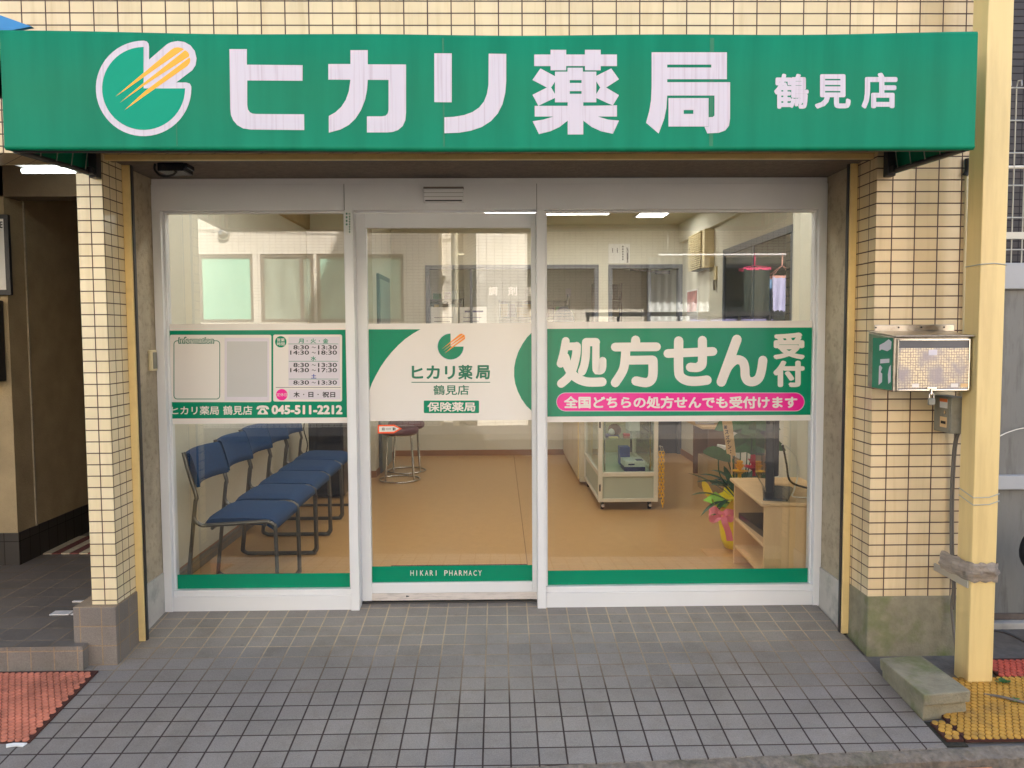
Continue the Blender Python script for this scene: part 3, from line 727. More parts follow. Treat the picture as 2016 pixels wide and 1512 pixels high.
# prescription sign
ps = thing('prescription_sign', 'green window sign with fat white lettering and a magenta pill shaped strip', 'sign', (.9, SY, 1.2))
def ZB(a, c): return (1060+a/3.476, 620+c/3.476)
x0, x1 = .2425, 1.5795
zt, zb = P(1340, 632.5, SY).z, P(1340, 829.5, SY).z
mb = MB(); mb.box(x0, x1, SY, SY+.001, zb, zt); mb.build('backing', M['swhite'], ps)
g = MB(); g.box(x0, x1, y1, y1+TH, P(1340, 818.5, SY).z, P(1340, 646, SY).z); g.build('green_field', M['sgreen'], ps)
t = MB(); q = 0
def st(pts, wd):
    global q
    stroke(t, [ZB(*a) for a in smooth(pts)] if len(pts) > 2 else [ZB(*a) for a in pts], wd/3.476, y2-.00012*q); q += 1
st([(187, 178), (172, 260), (152, 334)], 54); st([(180, 216), (262, 214)], 52); st([(262, 214), (258, 275), (236, 365), (205, 425), (156, 470)], 58)
st([(182, 290), (200, 350), (238, 412), (290, 446), (350, 460), (436, 458)], 62)
st([(326, 186), (324, 280), (314, 345), (298, 388)], 56); st([(326, 186), (394, 186)], 56); st([(394, 186), (394, 362), (408, 382), (432, 378), (440, 350), (440, 312)], 50)
st([(665, 172), (665, 218)], 62); st([(526, 220), (808, 218)], 60); st([(598, 222), (594, 300), (578, 380), (526, 464)], 62)
st([(608, 310), (782, 308)], 60); st([(784, 312), (784, 400), (772, 444), (736, 463), (668, 452)], 64)
st([(886, 264), (1194, 250)], 60); st([(960, 178), (960, 380), (976, 426), (1020, 450), (1080, 454), (1154, 446)], 64); st([(1122, 174), (1122, 320), (1110, 350), (1084, 360), (1040, 358)], 62)
st([(1358, 168), (1252, 458)], 66); st([(1268, 420), (1300, 352), (1350, 308), (1396, 318), (1412, 360), (1416, 420), (1436, 452), (1474, 456), (1508, 432), (1526, 380), (1536, 310)], 62)
text(t, '受', (*ZB(1606, 120), *ZB(1824, 304)), y2, 0, .05); text(t, '付', (*ZB(1606, 312), *ZB(1822, 494)), y2, 0, .05)
t.build('lettering', M['swhite'], ps)
t = MB(); flat(t, [ZB(a, c) for a, c in rrect(122, 531, 1822, 660, 64, 8)], y2); t.build('strip_outline', M['plate'], ps)
t = MB(); flat(t, [ZB(a, c) for a, c in rrect(126, 535, 1818, 656, 60, 8)], y3); t.build('pink_strip', M['pink'], ps)
t = MB(); text(t, '全国どちらの処方せんでも受付けます', (*ZB(174, 556), *ZB(1772, 640)), y4, 0, .036); t.build('lettering', M['swhite'], ps)

# door sign
dg_ = thing('door_sign', 'white sign across the glass door with small pie emblem and green pharmacy name', 'sign', (-.25, .592, 1.2))
def ZD(a, c): return (700+a/5.305, 620+c/5.305)
sy = .592; x0, x1 = -.6586, .1656
zt, zb = P(880, 636.5, sy).z, P(880, 828, sy).z
mb = MB(); mb.box(x0, x1, sy, sy+.001, zb, zt); mb.build('backing', M['swhite'], dg_)
d1 = sy-.0008
t = MB()
flat(t, [ZD(a, c) for a, c in [(136, 150), (678, 150)]+[(600, 195), (520, 250), (450, 312), (380, 385), (320, 458), (260, 545), (205, 645), (170, 715), (146, 785)]], d1, 0)
cx, cyy, rr = 2200, 590, 545
arc = [(1838, 186), (1790, 235), (1745, 300), (1700, 385), (1672, 470), (1657, 550), (1656, 640), (1668, 720), (1695, 800), (1735, 880), (1785, 950), (1837, 1000)]
flat(t, [ZD(a, c) for a, c in arc], d1, 0)
text(t, 'ヒカリ', (*ZD(586, 528), *ZD(1040, 672)), d1, 1, .03); text(t, '薬', (*ZD(1072, 522), *ZD(1222, 674)), d1, 1, .03); text(t, '局', (*ZD(1254, 524), *ZD(1404, 672)), d1, 1, .035)
flat(t, [ZD(584, 700), ZD(1406, 700), ZD(1406, 708), ZD(584, 708)], d1, 1)
text(t, '鶴見店', (*ZD(812, 732), *ZD(1184, 836)), d1, 1, .014)
flat(t, [ZD(a, c) for a, c in rrect(712, 894, 1290, 1026, 12)], d1, 0)
t.build('lettering', [M['sgreen'], M['dgreen']], dg_)
t = MB(); text(t, '保険薬局', (*ZD(750, 910), *ZD(1250, 1010)), d1-.0006, 0, .024); t.build('lettering', M['swhite'], dg_)
emblem(lambda a, c: ZD(993+(a-848)*.551, 330+(c-522)*.551), d1, [M['plate'], M['sgreen'], mat('amber_vinyl', S(240, 140, 20), .35, .03)], dg_, False)
# green strips along the foot of the glass
for (x0, x1, yy, t0, t1, lab) in ((-1.6376, -.7624, SY, (500, 1130), (500, 1160), 'plain green vinyl strip along the foot of the chair side window'),
                                 (.2425, 1.5795, SY, (1340, 1121), (1340, 1152), 'plain green vinyl strip along the foot of the window before the desk')):
    mb = MB(); mb.box(x0, x1, yy, yy+.001, P(*t1, yy).z, P(*t0, yy).z); tag(mb.build('vinyl_strip', M['sgreen']), lab, 'vinyl strip', 'green vinyl strips on the glass')
vs_ = thing('vinyl_strip', 'green vinyl strip reading HIKARI PHARMACY at the foot of the door glass', 'vinyl strip', (-.25, sy, .16), 'green vinyl strips on the glass')
mb = MB(); mb.box(-.6586, .1656, sy, sy+.001, P(880, 1145, sy).z, P(880, 1114, sy).z); mb.build('strip', M['sgreen'], vs_)
t = MB(); [text(t, c_, (808+9.55*i+(2.2 if c_ == 'I' else 0), 1123-.1*i*0, 808+9.55*i+(3.6 if c_ == 'I' else 6.6), 1133.3), d1, 0, .003) for i, c_ in enumerate('HIKARI PHARMACY') if c_ != ' ']; t.build('lettering', M['swhite'], vs_)
# orange arrow sticker
ar = thing('arrow_sticker', 'small orange and white arrow sticker on the door glass in front of the stools', 'sticker', (-.56, sy, .91))
t = MB(); flat(t, [(743.5, 836.5), (776, 836), (791.5, 844), (776, 853), (743.5, 853.5)], d1); t.build('backing', mat('orange_red', S(240, 86, 30), .4, 0), ar)
t = MB(); flat(t, [(746.5, 839.5), (775, 839), (786, 844), (775, 850), (746.5, 850.5)], d1-.0006); t.build('panel', M['swhite'], ar)
t = MB(); text(t, '自', (752, 841.5, 757, 847.5), d1-.0012, 0, .02); text(t, '動', (773, 841.5, 779, 847.5), d1-.0012, 0, .02); text(t, 'SOUND', (759.5, 843, 770, 846), d1-.0012, 0, 0); t.build('lettering', M['black_ink'], ar)
# paper notice on the mullion
nm = thing('permit_sticker', 'narrow pale sticker with tiny vertical print at the top of the mullion', 'sticker', (-.74, .498, 1.9))
t = MB(); flat(t, [(679, 417), (691, 417), (692, 462), (680, 462)], .4992); t.build('backing', M['paper'], nm)
t = MB()
text(t, '鶴', (686, 419, 690, 423), .4984, 0); 
for i in range(7): flat(t, [(687, 425+i*5), (689.5, 425+i*5), (689.5, 428+i*5), (687, 428+i*5)], .4984)
for i in range(4): flat(t, [(681, 419+i*7), (684, 419+i*7), (684, 422.5+i*7), (681, 422.5+i*7)], .4984)
t.build('print', M['dgreen'], nm)
# small lock box on the stucco
lb = thing('lock_box', 'small beige plastic box fixed to the stucco beside the window frame', 'box', (-1.69, .44, 1.27))
mb = MB(); mb.box(-1.6918, -1.672, .415, .475, 1.225, 1.325); mb.build('box_body', M['cream_plastic'], lb, .004)
mb = MB(); mb.box(-1.6719, -1.668, .424, .466, 1.235, 1.315); mb.build('box_cover', M['grey_metal'], lb, .003)
# shutter motor under the soffit
mo = thing('shutter_motor', 'black motor box with looped cable tucked under the soffit', 'motor', (-1.55, .45, 2.2))
a = P(312, 308, .16); c = P(364, 338, .16)
mb = MB(); mb.box(a.x, c.x, .14, .26, c.z, 2.1598); mb.box(c.x-.03, c.x+.014, .15, .24, c.z+.015, 2.1598); mb.build('motor_body', M['black_plastic'], mo, .004)
mb = MB(); mb.tube(smooth([(a.x-.02, .17, 2.159), (a.x-.02, .165, c.z+.01), (a.x+.01, .16, c.z-.018), (a.x+.06, .16, c.z-.014), (a.x+.08, .17, c.z+.01)]), .005, 8); mb.build('cable', M['black_cable'], mo)

# ================================================================== RIGHT-HAND PIER: mailbox, meter box, downpipe
mx = thing('mailbox', 'scuffed stainless steel mailbox with a dark slot and green taped side', 'mailbox', (1.8, 0, 1.25))
X0, X1, Y0, Z0, Z1 = 1.614, 1.931, -.238, 1.150, 1.374
mb = MB(); mb.hexa([(X0, Y0+.004, Z0), (X1, Y0+.004, Z0), (X1, -.003, Z0+.004), (X0, -.003, Z0+.004)], [(X0, Y0+.004, Z1), (X1, Y0+.004, Z1), (X1, -.003, Z1+.02), (X0, -.003, Z1+.02)])
mb.build('mailbox_body', M['steel'], mx, .004)
mb = MB(); mb.hexa([(X0-.006, Y0-.02, Z1+.0005), (X1+.005, Y0-.02, Z1+.0005), (X1+.005, -.002, Z1+.021), (X0-.006, -.002, Z1+.021)],
                   [(X0-.006, Y0-.02, Z1+.006), (X1+.005, Y0-.02, Z1+.006), (X1+.005, -.002, Z1+.027), (X0-.006, -.002, Z1+.027)])
mb.box(X0+.025, X1+.06, -.006, -.001, Z1+.022, Z1+.052)
lid = mb.build('lid', M['steel'], mx, .002)
mb = MB()
for q in range(4): mb.lathe((X0+.03+q*.1, -.0066, Z1+.04), [(.004, -.002), (.004, 0)], 10, axis='y')
mb.build('rivet', M['dark_metal'], lid)
mb = MB(); mb.box(X0-.0016, X0-.0002, Y0+.012, -.05, Z0+.006, Z1-.004); tp = mb.build('green_tape', mat('green_sticker', S(20, 122, 92), .35, .05), mx)
mb = MB()
sx = X0-.0022
for k, L in enumerate(([(.02, .19), (.06, .20), (.10, .215), (.125, .205), (.12, .175), (.09, .165), (.04, .172), (.02, .165)], [(.03, .13), (.11, .135), (.11, .118), (.03, .112)],
          [(.02, .02), (.05, .035), (.05, .07), (.035, .075), (.05, .095), (.03, .105), (.02, .10)], [(.105, .03), (.125, .04), (.125, .11), (.11, .10), (.10, .07)])):
    mb.prism([(sx, Y0+.012+(.133-a), Z0+c) for a, c in L], (.0005, 0, 0))
mb.build('lettering', M['plate'], tp)
def pearl():
    m, nt, b = newmat('patterned_steel')
    tc = N(nt, 'TexCoord'); sp = N(nt, 'SeparateXYZ'); nt.links.new(tc.outputs['Object'], sp.inputs[0]); cb = N(nt, 'CombineXYZ')
    nt.links.new(sp.outputs[0], cb.inputs[0]); nt.links.new(sp.outputs[2], cb.inputs[1])
    br = N(nt, 'TexVoronoi', Scale=95.); br.inputs['Randomness'].default_value = .25; nt.links.new(cb.outputs[0], br.inputs['Vector'])
    n = N(nt, 'TexNoise', Scale=14., Detail=4.); nt.links.new(tc.outputs['Object'], n.inputs['Vector'])
    r = ramp(nt, br.outputs['Distance'], .25, .55); r2 = ramp(nt, n.outputs['Fac'], .42, .62)
    c1 = mix(nt, r.outputs[0], S(222, 208, 176), S(160, 146, 138)); c = mix(nt, r2.outputs[0], c1, S(156, 148, 152))
    nt.links.new(c, b.inputs['Base Color']); b.inputs['Metallic'].default_value = .75; b.inputs['Roughness'].default_value = .38
    bp = N(nt, 'Bump', Strength=.4, Distance=.002); nt.links.new(br.outputs['Distance'], bp.inputs['Height']); nt.links.new(bp.outputs[0], b.inputs['Normal'])
    return m
mb = MB(); mb.box(X0+.018, X1-.012, Y0-.004, Y0+.004, Z0+.012, Z1-.045); fd = mb.build('front_door', pearl(), mx, .002)
mb = MB(); mb.box(X0+.012, X0+.0178, Y0-.006, Y0+.0039, Z0+.004, Z1-.008); mb.box(X1-.0118, X1-.004, Y0-.006, Y0+.0039, Z0+.004, Z1-.008); mb.box(X0+.018, X1-.012, Y0-.006, Y0+.0039, Z0+.003, Z0+.0118); mb.box(X0+.018, X1-.012, Y0-.006, Y0+.0039, Z1-.016, Z1-.007)
mb.build('door_rim', M['chrome'], mx, .002)
mb = MB(); mb.box(X0+.0182, X1-.0122, Y0-.002, Y0+.0038, Z1-.0448, Z1-.0162); mb.build('mail_slot', mat('slot_flap', S(88, 88, 94), .35, .1, metal=.6), mx)
for x, wd in ((.075, .028), (.235, .03), (.275, .03)):
    mb = MB(); mb.box(X0+x, X0+x+wd, Y0-.0046, Y0-.004, Z0+.018, Z0+.033); mb.build('label', M['swhite'] if x < .27 else M['stake'], fd)
mb = MB(); mb.box(X0+.14, X0+.175, Y0-.0046, Y0-.004, Z1-.075, Z1-.052); mb.build('crest_plate', M['plate'], fd)
mb = MB(); mb.box(X0+.135, X0+.175, Y0-.010, Y0-.0061, Z0+.012, Z0+.020); mb.box(X0+.15, X0+.156, Y0-.012, Y0-.006, Z0-.012, Z0+.011)
mb.build('hasp', M['chrome'], mx, .001)
pk = thing('padlock', 'small grey padlock hanging from the mailbox hasp', 'padlock', (1.79, -.2, 1.12))
mb = MB(); mb.box(X0+.140, X0+.168, Y0-.016, Y0-.002, Z0-.055, Z0-.026); mb.build('lock_body', M['grey_metal'], pk, .005)
mb = MB(); mb.tube([(X0+.145, Y0-.009, Z0-.03), (X0+.145, Y0-.009, Z0-.012), (X0+.15, Y0-.009, Z0-.005), (X0+.158, Y0-.009, Z0-.005), (X0+.163, Y0-.009, Z0-.012), (X0+.163, Y0-.009, Z0-.03)], .0025, 8); mb.build('shackle', M['chrome'], pk)

ub = thing('meter_box', 'weathered grey metal meter box with orange warning label below the mailbox', 'meter box', (1.95, 0, 1.05))
mb = MB(); mb.box(1.912, 1.978, -.138, -.0015, .962, 1.118); mb.build('box_body', M['grey_metal'], ub, .004)
mb = MB(); mb.box(1.909, 1.9117, -.132, -.03, .968, 1.112); dd = mb.build('box_door', M['grey_metal'], ub, .002)
mb = MB(); mb.box(1.908, 1.9088, -.115, -.055, 1.068, 1.108); mb.build('warning_label', M['paper'], dd)
mb = MB(); mb.box(1.9075, 1.9079, -.115, -.055, 1.094, 1.108); mb.build('label_band', mat('orange_label', S(226, 116, 50), .5, .03), dd)
mb = MB(); mb.box(1.908, 1.9088, -.112, -.06, .985, 1.03); mb.build('number_label', M['stake'], dd)
mb = MB(); mb.box(1.9076, 1.9079, -.105, -.067, 1.0, 1.012); mb.build('print', M['black_ink'], dd)
mb = MB(); mb.lathe((1.9085, -.098, 1.05), [(.009, -.003), (.007, -.0035), (.0065, 0)], 14, axis='x'); mb.build('keyhole', M['chrome'], dd)

cb_ = thing('power_cable', 'grey cable running down the pier beside the downpipe to the ground', 'cable', (2.0, -.05, .9))
pp = [P(1903, 330, -.012), P(1902, 400, -.012), P(1899, 560, -.012), P(1897, 700, -.012), P(1893, 790, -.012)]
mb = MB(); mb.tube(smooth([tuple(q) for q in pp]), .007, 8); mb.build('conduit', M['cream_plastic'], cb_)
pp = [P(1905, 312, -.016), P(1905, 335, -.016), P(1900, 345, -.014)]
mb = MB(); mb.tube(smooth([tuple(q) for q in pp]), [.012]*len(smooth(pp)), 8); mb.build('cable_boot', M['dark_metal'], cb_)
pp = [P(1886, 848, -.05), P(1878, 880, -.03), P(1873, 960, -.016), P(1872, 1050, -.016), P(1873, 1110, -.03), P(1876, 1160, -.04), P(1873, 1200, -.03), P(1880, 1262, -.06), P(1885, 1310, -.12), P(1898, 1350, -.27), P(1912, 1364, -.33)]
pp += [Vector((1.99, -.40, gz(-.4)+.016)), Vector((2.08, -.455, gz(-.45)+.016)), Vector((2.25, -.50, gz(-.5)+.016)), Vector((2.6, -.52, gz(-.52)+.016))]
mb = MB(); mb.tube(smooth([tuple(q) for q in pp], 5), .0055, 8); mb.tube(smooth([(q[0]+.010, q[1], q[2]) for q in pp[:7]], 5), .004, 8); mb.build('cable_run', M['grey_cable'], cb_)
dp = thing('downpipe', 'square cream yellow downpipe standing in front of the tiled pier', 'pipe', (1.99, -.22, 0))
mb = MB(); mb.box(1.938, 2.041, -.274, -.168, gz(-.25)-.02, 8.0); mb.build('pipe_shaft', M['yellow_pipe'], dp, .004)
for z in (.335, 2.9):
    mb = MB(); mb.box(1.93, 1.9379, -.262, -.0, z, z+.032); mb.box(1.93, 2.049, -.282, -.2745, z, z+.032) if z > 1 else None; mb.build('pipe_bracket', M['wire'], dp, .002)
mb = MB(); rn = random.Random(11); n = 28; lv = 7; vs = []; fs = []
per = [(1.936, -.12), (1.936, -.276), (2.043, -.276), (2.043, -.166)]
ring_ = []
for i in range(n):
    t = i/(n-1)*3; k = min(2, int(t)); u = t-k
    ring_.append((per[k][0]+(per[k+1][0]-per[k][0])*u, per[k][1]+(per[k+1][1]-per[k][1])*u, (-1, -1) if k == 1 else ((-1, 0) if k == 0 else (1, 0)), k))
for i, (x, y, nn, k) in enumerate(ring_):
    for j in range(lv):
        o = .003+.018*rn.random()*math.sin(math.pi*(j+.5)/lv) + (.035*max(0, 1-i/7) if k == 0 else 0)
        dx = -o if k == 0 else (o if k == 2 else 0); dy = -o if k == 1 else 0
        vs.append((x+dx, y+dy, .366+.080*j/(lv-1)+.004*math.sin(i*1.7+j*2)+.012*(max(0, 1-i/8))))
for i in range(n-1):
    for j in range(lv-1): a = i*lv+j; fs.append((a, a+lv, a+lv+1, a+1))
mb.add(vs, fs, 0, True); mb.build('tape_wrap', M['tape'], dp)
mb = MB()
for z, dz in ((.72, 0), (.69, .0)):
    mb.tube([(1.936, -.17, z+.018), (1.9365, -.276, z-.004+dz), (2.0, -.2775, z-.002), (2.043, -.276, z+.012), (2.043, -.17, z+.012)], .0022, 6)
mb.tube([(1.936, -.17, 1.662), (1.9365, -.276, 1.664), (1.99, -.277, 1.668), (2.043, -.2765, 1.662), (2.043, -.17, 1.662)], .0022, 6)
mb.build('binding_wire', M['wire'], dp)

# concrete block on the ground
ck = thing('concrete_block', 'mossy concrete kerb block lying by the paving in front of the pier', 'block', (1.7, -.36, -.08))
Z = .018
def ht(x, y, dz): return (x, y, dz)
mb = MB()
mb.hexa([(1.612, -.545, -.03), (1.806, -.515, -.03), (1.79, -.182, -.028), (1.602, -.205, -.028)], [(1.606, -.549, Z), (1.806, -.519, Z), (1.788, -.18, Z+.004), (1.598, -.205, Z+.004)])
mb.hexa([(1.62, -.52, -.10), (1.812, -.49, -.10), (1.79, -.182, -.07), (1.612, -.205, -.07)], [(1.62, -.525, -.0302), (1.80, -.495, -.0302), (1.79, -.182, -.0282), (1.61, -.205, -.0282)])
o = mb.build('block_body', M['mossy'], ck, .006, 3)

# studded rubber mats
def stud_mat(name, label, x0, x1, yb, yf, material, ph=0., pitch=.0265, clipf=None):
    t = thing(name, label, 'mat', ((x0+x1)/2, (yb+yf)/2, gz((yb+yf)/2)))
    mb = MB(); q = lambda x, y, d: (x, y, gz(y)+d)
    mb.hexa([q(x0, yf, -.004), q(x1, yf, -.004), q(x1, yb, -.004), q(x0, yb, -.004)], [q(x0, yf, .006), q(x1, yf, .006), q(x1, yb, .006), q(x0, yb, .006)])
    mb.build('backing', M['mat_base'], t)
    sb = MB(); ny = int((yb-yf)/(pitch*.86)); nx = int((x1-x0)/pitch); N_ = 12
    for j in range(ny):
        y = yf+pitch*.5+j*pitch*.86
        for i in range(nx):
            x = x0+pitch*(.5+.5*(j % 2))+i*pitch
            if x > x1-pitch*.3: continue
            r = pitch*.47; vs = []
            for k in range(N_):
                a = 2*math.pi*k/N_+ph; vs.append((x+r*math.cos(a), y+r*math.sin(a), gz(y+r*math.sin(a))+.005))
            for k in range(N_):
                a = 2*math.pi*k/N_+ph; vs.append((x+r*.9*math.cos(a), y+r*.9*math.sin(a), gz(y+r*math.sin(a))+.0105))
            vs.append((x, y, gz(y)+.0098))
            sb.add(vs, [(k, (k+1) % N_, N_+(k+1) % N_, N_+k) for k in range(N_)]+[(N_+k, N_+(k+1) % N_, 2*N_) for k in range(N_)])
    o = sb.build('studs', material, t); o['kind'] = 'stuff'
    return t
stud_mat('rubber_mat', 'yellow studded rubber mat between the concrete block and the yard gate', 1.70, 2.62, -.235, -.672, M['yellow_mat'])
stud_mat('rubber_mat', 'dull red studded rubber mat behind the downpipe beside the grey gate', 2.10, 2.62, -.075, -.232, M['red_mat'])
stud_mat('rubber_mat', 'orange studded rubber mat in front of the passage step', -2.72, -1.732, -.088, -.607, M['orange_mat'])
mb = MB()
mb.hexa([(1.609, -.69, gz(-.69)-.01), (1.70, -.69, gz(-.69)-.01), (1.70, -.545, gz(-.545)-.01), (1.62, -.53, gz(-.53)-.01)], [(1.614, -.69, gz(-.69)-.006), (1.70, -.69, gz(-.69)-.006), (1.70, -.545, gz(-.545)-.006), (1.622, -.53, gz(-.53)-.006)])
struct(mb.build('soil', mat('dark_soil', S(50, 46, 36), .95, .4, 60, 1., 120)))
stud_mat('rubber_mat', 'small leftover corner of yellow studded mat beside the dark paving edge', 1.632, 1.695, -.552, -.668, M['yellow_mat'])
mb = MB(); mb.prism([(-1.785, -.614, gz(-.614)+.008), (-1.735, -.616, gz(-.616)+.008), (-1.742, -.634, gz(-.634)+.006), (-1.77, -.628, gz(-.628)+.006), (-1.80, -.636, gz(-.636)+.006), (-1.81, -.618, gz(-.618)+.006)], (0, 0, -.004))
tag(mb.build('paper_scrap', M['paper']), 'torn white scrap at the corner of the orange mat', 'litter')

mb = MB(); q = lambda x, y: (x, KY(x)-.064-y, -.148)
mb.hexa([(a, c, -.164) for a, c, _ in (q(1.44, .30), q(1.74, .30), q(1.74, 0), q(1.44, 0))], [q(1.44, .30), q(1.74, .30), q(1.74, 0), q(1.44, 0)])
tag(mb.build('sunlit_road_patch', mat('sunlit_asphalt', S(196, 128, 80), .7, .5, 40, 1.5, 60, stain=S(110, 60, 34), sscale=30, samt=.8)), 'red brown road patch at the foot of the kerb, coloured as sunlit', 'plate')  # slab standing for red-brown road, with sunlight put into its colour
# weeds by the downpipe
def weed(x, y, n, seed, label):
    rn = random.Random(seed); mb = MB()
    for i in range(n):
        a = rn.uniform(0, 6.28); l = rn.uniform(.015, .035); e = rn.uniform(.15, .8)
        p0 = Vector((x+rn.uniform(-.02, .02), y+rn.uniform(-.015, .015), gz(y)+.012)); d = Vector((math.cos(a), math.sin(a), e)).normalized(); sdv = Vector((-math.sin(a), math.cos(a), 0))
        wd = l*.28; q = [p0, p0+d*l*.5+sdv*wd, p0+d*l-Vector((0, 0, l*.15)), p0+d*l*.5-sdv*wd]
        mb.add(q+[v-Vector((0, 0, .0006)) for v in q], [(0, 1, 2, 3), (7, 6, 5, 4)])
    tag(mb.build('weed', M['leaf2']), label, 'weed')
weed(2.075, -.285, 14, 1, 'tuft of green weed at the foot of the downpipe')
weed(2.03, -.42, 7, 2, 'tiny weed on the yellow mat by the cable')

# gate and mesh fence to the right
gt = thing('yard_gate', 'grey stained metal panel gate with pale horizontal rails', 'gate', (2.9, .3, 0))
mb = MB(); mb.box(2.10, 4.5, .30, .33, .0, 1.5925); mb.build('panel', M['grey_panel'], gt)
for z0, z1, mm in ((1.593, 1.715, 'beam'), (.640, .708, 'beam')):
    mb = MB(); mb.box(2.10, 4.5, .268, .345, z0, z1); mb.build('rail', M[mm], gt, .004)
mb = MB(); mb.box(2.11, 2.445, .285, .2995, .05, .64); mb.build('gate_stile', mat('dark_panel', S(128, 120, 118), .5, .1), gt) if False else None
mb = MB(); mb.box(2.10, 4.5, .24, .36, -.06, -.0005); mb.build('base_kerb', M['pale_concrete'], gt, .004)
mb = MB(); mb.box(2.10, 4.5, .282, .2998, .002, .03); mb.build('bottom_edge', mat('rust_edge', S(104, 92, 84), .8, .2, 20), gt)
fe = thing('mesh_fence', 'white wire mesh fence standing above the grey gate', 'fence', (2.9, .31, 1.7))
mb = MB()
for i in range(48):
    x = 2.08+i*.05; mb.tube([(x, .31, 1.715), (x, .31, 2.54), (x, .30, 2.56), (x, .275, 2.555), (x, .272, 2.53)], .0035, 6)
for z in (1.78, 1.93, 2.08, 2.23, 2.38, 2.53): mb.tube([(2.06, .306, z), (4.5, .306, z)], .0035, 6)
mb.build('wire_mesh', M['wire'], fe)
mb = MB(); mb.box(2.06, 4.5, .30, .325, 1.83, 1.862); mb.build('cross_rail', M['wire'], fe)
mb = MB(); mb.tube([(2.06, .315, 2.16), (4.5, .315, 2.20)], .008, 8); mb.build('cable_strand', M['white_cable'], fe)
# cloth ties
mb = MB(); mb.tube(smooth([(2.043, -.2, .83), (2.2, .1, .87), (2.45, .26, .93), (2.7, .26, .96)]), .003, 6); tag(mb.build('string', M['white_cable']), 'thin pale string stretched from the downpipe towards the gate', 'string')
# black padded bag at the frame edge
bgx = thing('black_bag', 'black padded cover partly in view beside the grey gate', 'bag', (2.47, .05, .2))
mb = MB(); lump(mb, (2.452, .06, .40), .11, 0, 12, 4, (.82, .6, 1.0), .03); mb.build('padding', mat('black_nylon', S(28, 30, 38), .6, .2, 30), bgx)
mb = MB()
for k in range(3):
    pts = [(2.46-.088*math.cos(a)+.012*k, .06-.052-.006*k, .40+.085*math.sin(a)) for a in [R_(q) for q in range(-50, 55, 8)]]
    mb.tube(pts, .0012, 6)
mb.build('piping', M['wire'], bgx)
mb = MB(); mb.tube([(2.475, .06, .32), (2.56, .06, -.05)], .045, 10); mb.build('strap', M['black_cable'], bgx)
mb = MB(); mb.tube(smooth([(2.115, -.09, gz(-.09)+.02), (2.12, -.07, .06), (2.17, -.05, .075), (2.25, -.06, .06), (2.4, -.09, -.02)]), .006, 8); tag(mb.build('hose', M['black_cable']), 'black hose looping over the red mat by the gate', 'hose')

# ================================================================== LEFT PASSAGE
nbd = thing('notice_board', 'framed notices hanging on the dim passage wall', 'notice board', (-2.8, 1.18, 1.9))
mb = MB(); mb.box(-3.2, -2.775, 1.165, 1.1899, 1.63, 2.085); mb.build('board', M['dark_metal'], nbd, .003)
mb = MB(); mb.box(-3.19, -2.80, 1.163, 1.1648, 1.66, 2.06); mb.build('sheet', M['paper'], nbd)
mb = MB(); mb.box(-3.1, -2.85, 1.1616, 1.1628, 1.70, 1.83); mb.build('picture', mat('picture_print', S(70, 96, 110), .6, .4, 30), nbd)
mb = MB()
for i in range(6): mb.box(-3.1, -2.84-.03*(i % 3), 1.1616, 1.1628, 1.88+.014*i, 1.885+.014*i)
text(mb, 'E', (0, 436, 5, 449), 1.162, 0, .02)
mb.build('print', M['black_ink'], nbd)
lx = thing('letterbox_bank', 'dark bank of letterboxes below the passage notice board', 'letterbox', (-3, 1.1, 1.4))
mb = MB(); mb.box(-3.3, -2.835, 1.08, 1.19, 1.14, 1.60); mb.build('cabinet', M['dark_metal'], lx, .004)
for i in range(4):
    mb = MB(); mb.box(-2.852, -2.843, 1.072, 1.0795, 1.17+.11*i, 1.24+.11*i); mb.build('hinge', M['chrome'], lx)
pl_ = thing('passage_lamp', 'lit fluorescent batten under the passage ceiling', 'lamp', (-2.5, .9, 2.3))
mb = MB(); mb.box(-2.56, -1.9, .84, .96, 2.30, 2.3995); mb.build('lamp_housing', M['white_alu'], pl_, .004)
mb = MB(); mb.tube([(-2.53, .9, 2.275), (-1.92, .9, 2.275)], .014, 12); mb.build('tube', M['lamp2'], pl_)
mt = thing('doormat', 'striped faded doormat on the passage floor', 'doormat', (-2.6, 1.6, .06))
mb = MB()
for i in range(8):
    mb.box(-2.80+.055*i, -2.75+.055*i, 1.42, 1.85, .0605, .068, i % 2)
mb.build('doormat_weave', [mat('mat_cream', S(206, 190, 160), .9, .2, 40), mat('mat_red', S(120, 70, 62), .9, .2, 40)], mt)
fp = thing('floor_patch', 'patch of loose cream and black tiles on the passage floor', 'tile', (-2.1, .45, .06))
for i, (x, y, sx, sy_, k) in enumerate(((-2.16, .32, .09, .055, 0), (-2.06, .32, .09, .055, 0), (-1.97, .32, .075, .055, 0), (-2.15, .51, .1, .018, 0), (-2.04, .51, .1, .018, 0))):
    mb = MB(); mb.box(x, x+sx, y, y+sy_, .0605, .066); mb.build('cream_piece', M['swhite'] if k == 0 else M['dark_metal'], fp, .001)
mb = MB(); mb.box(-2.09, -1.88, .385, .50, .0605, .067); mb.build('black_piece', M['dark_metal'], fp, .002)
bs = thing('blue_sheet', 'scrap of blue canvas above the awning at the corner', 'canvas', (-2.1, -.3, 2.6))
mb = MB(); a, c, d = P(-60, 8, -.25), P(62, 52, -.25), P(-60, 75, -.25); mb.prism([a, c, d], (0, .02, 0)); mb.build('sheet', M['blue_sheet'], bs)

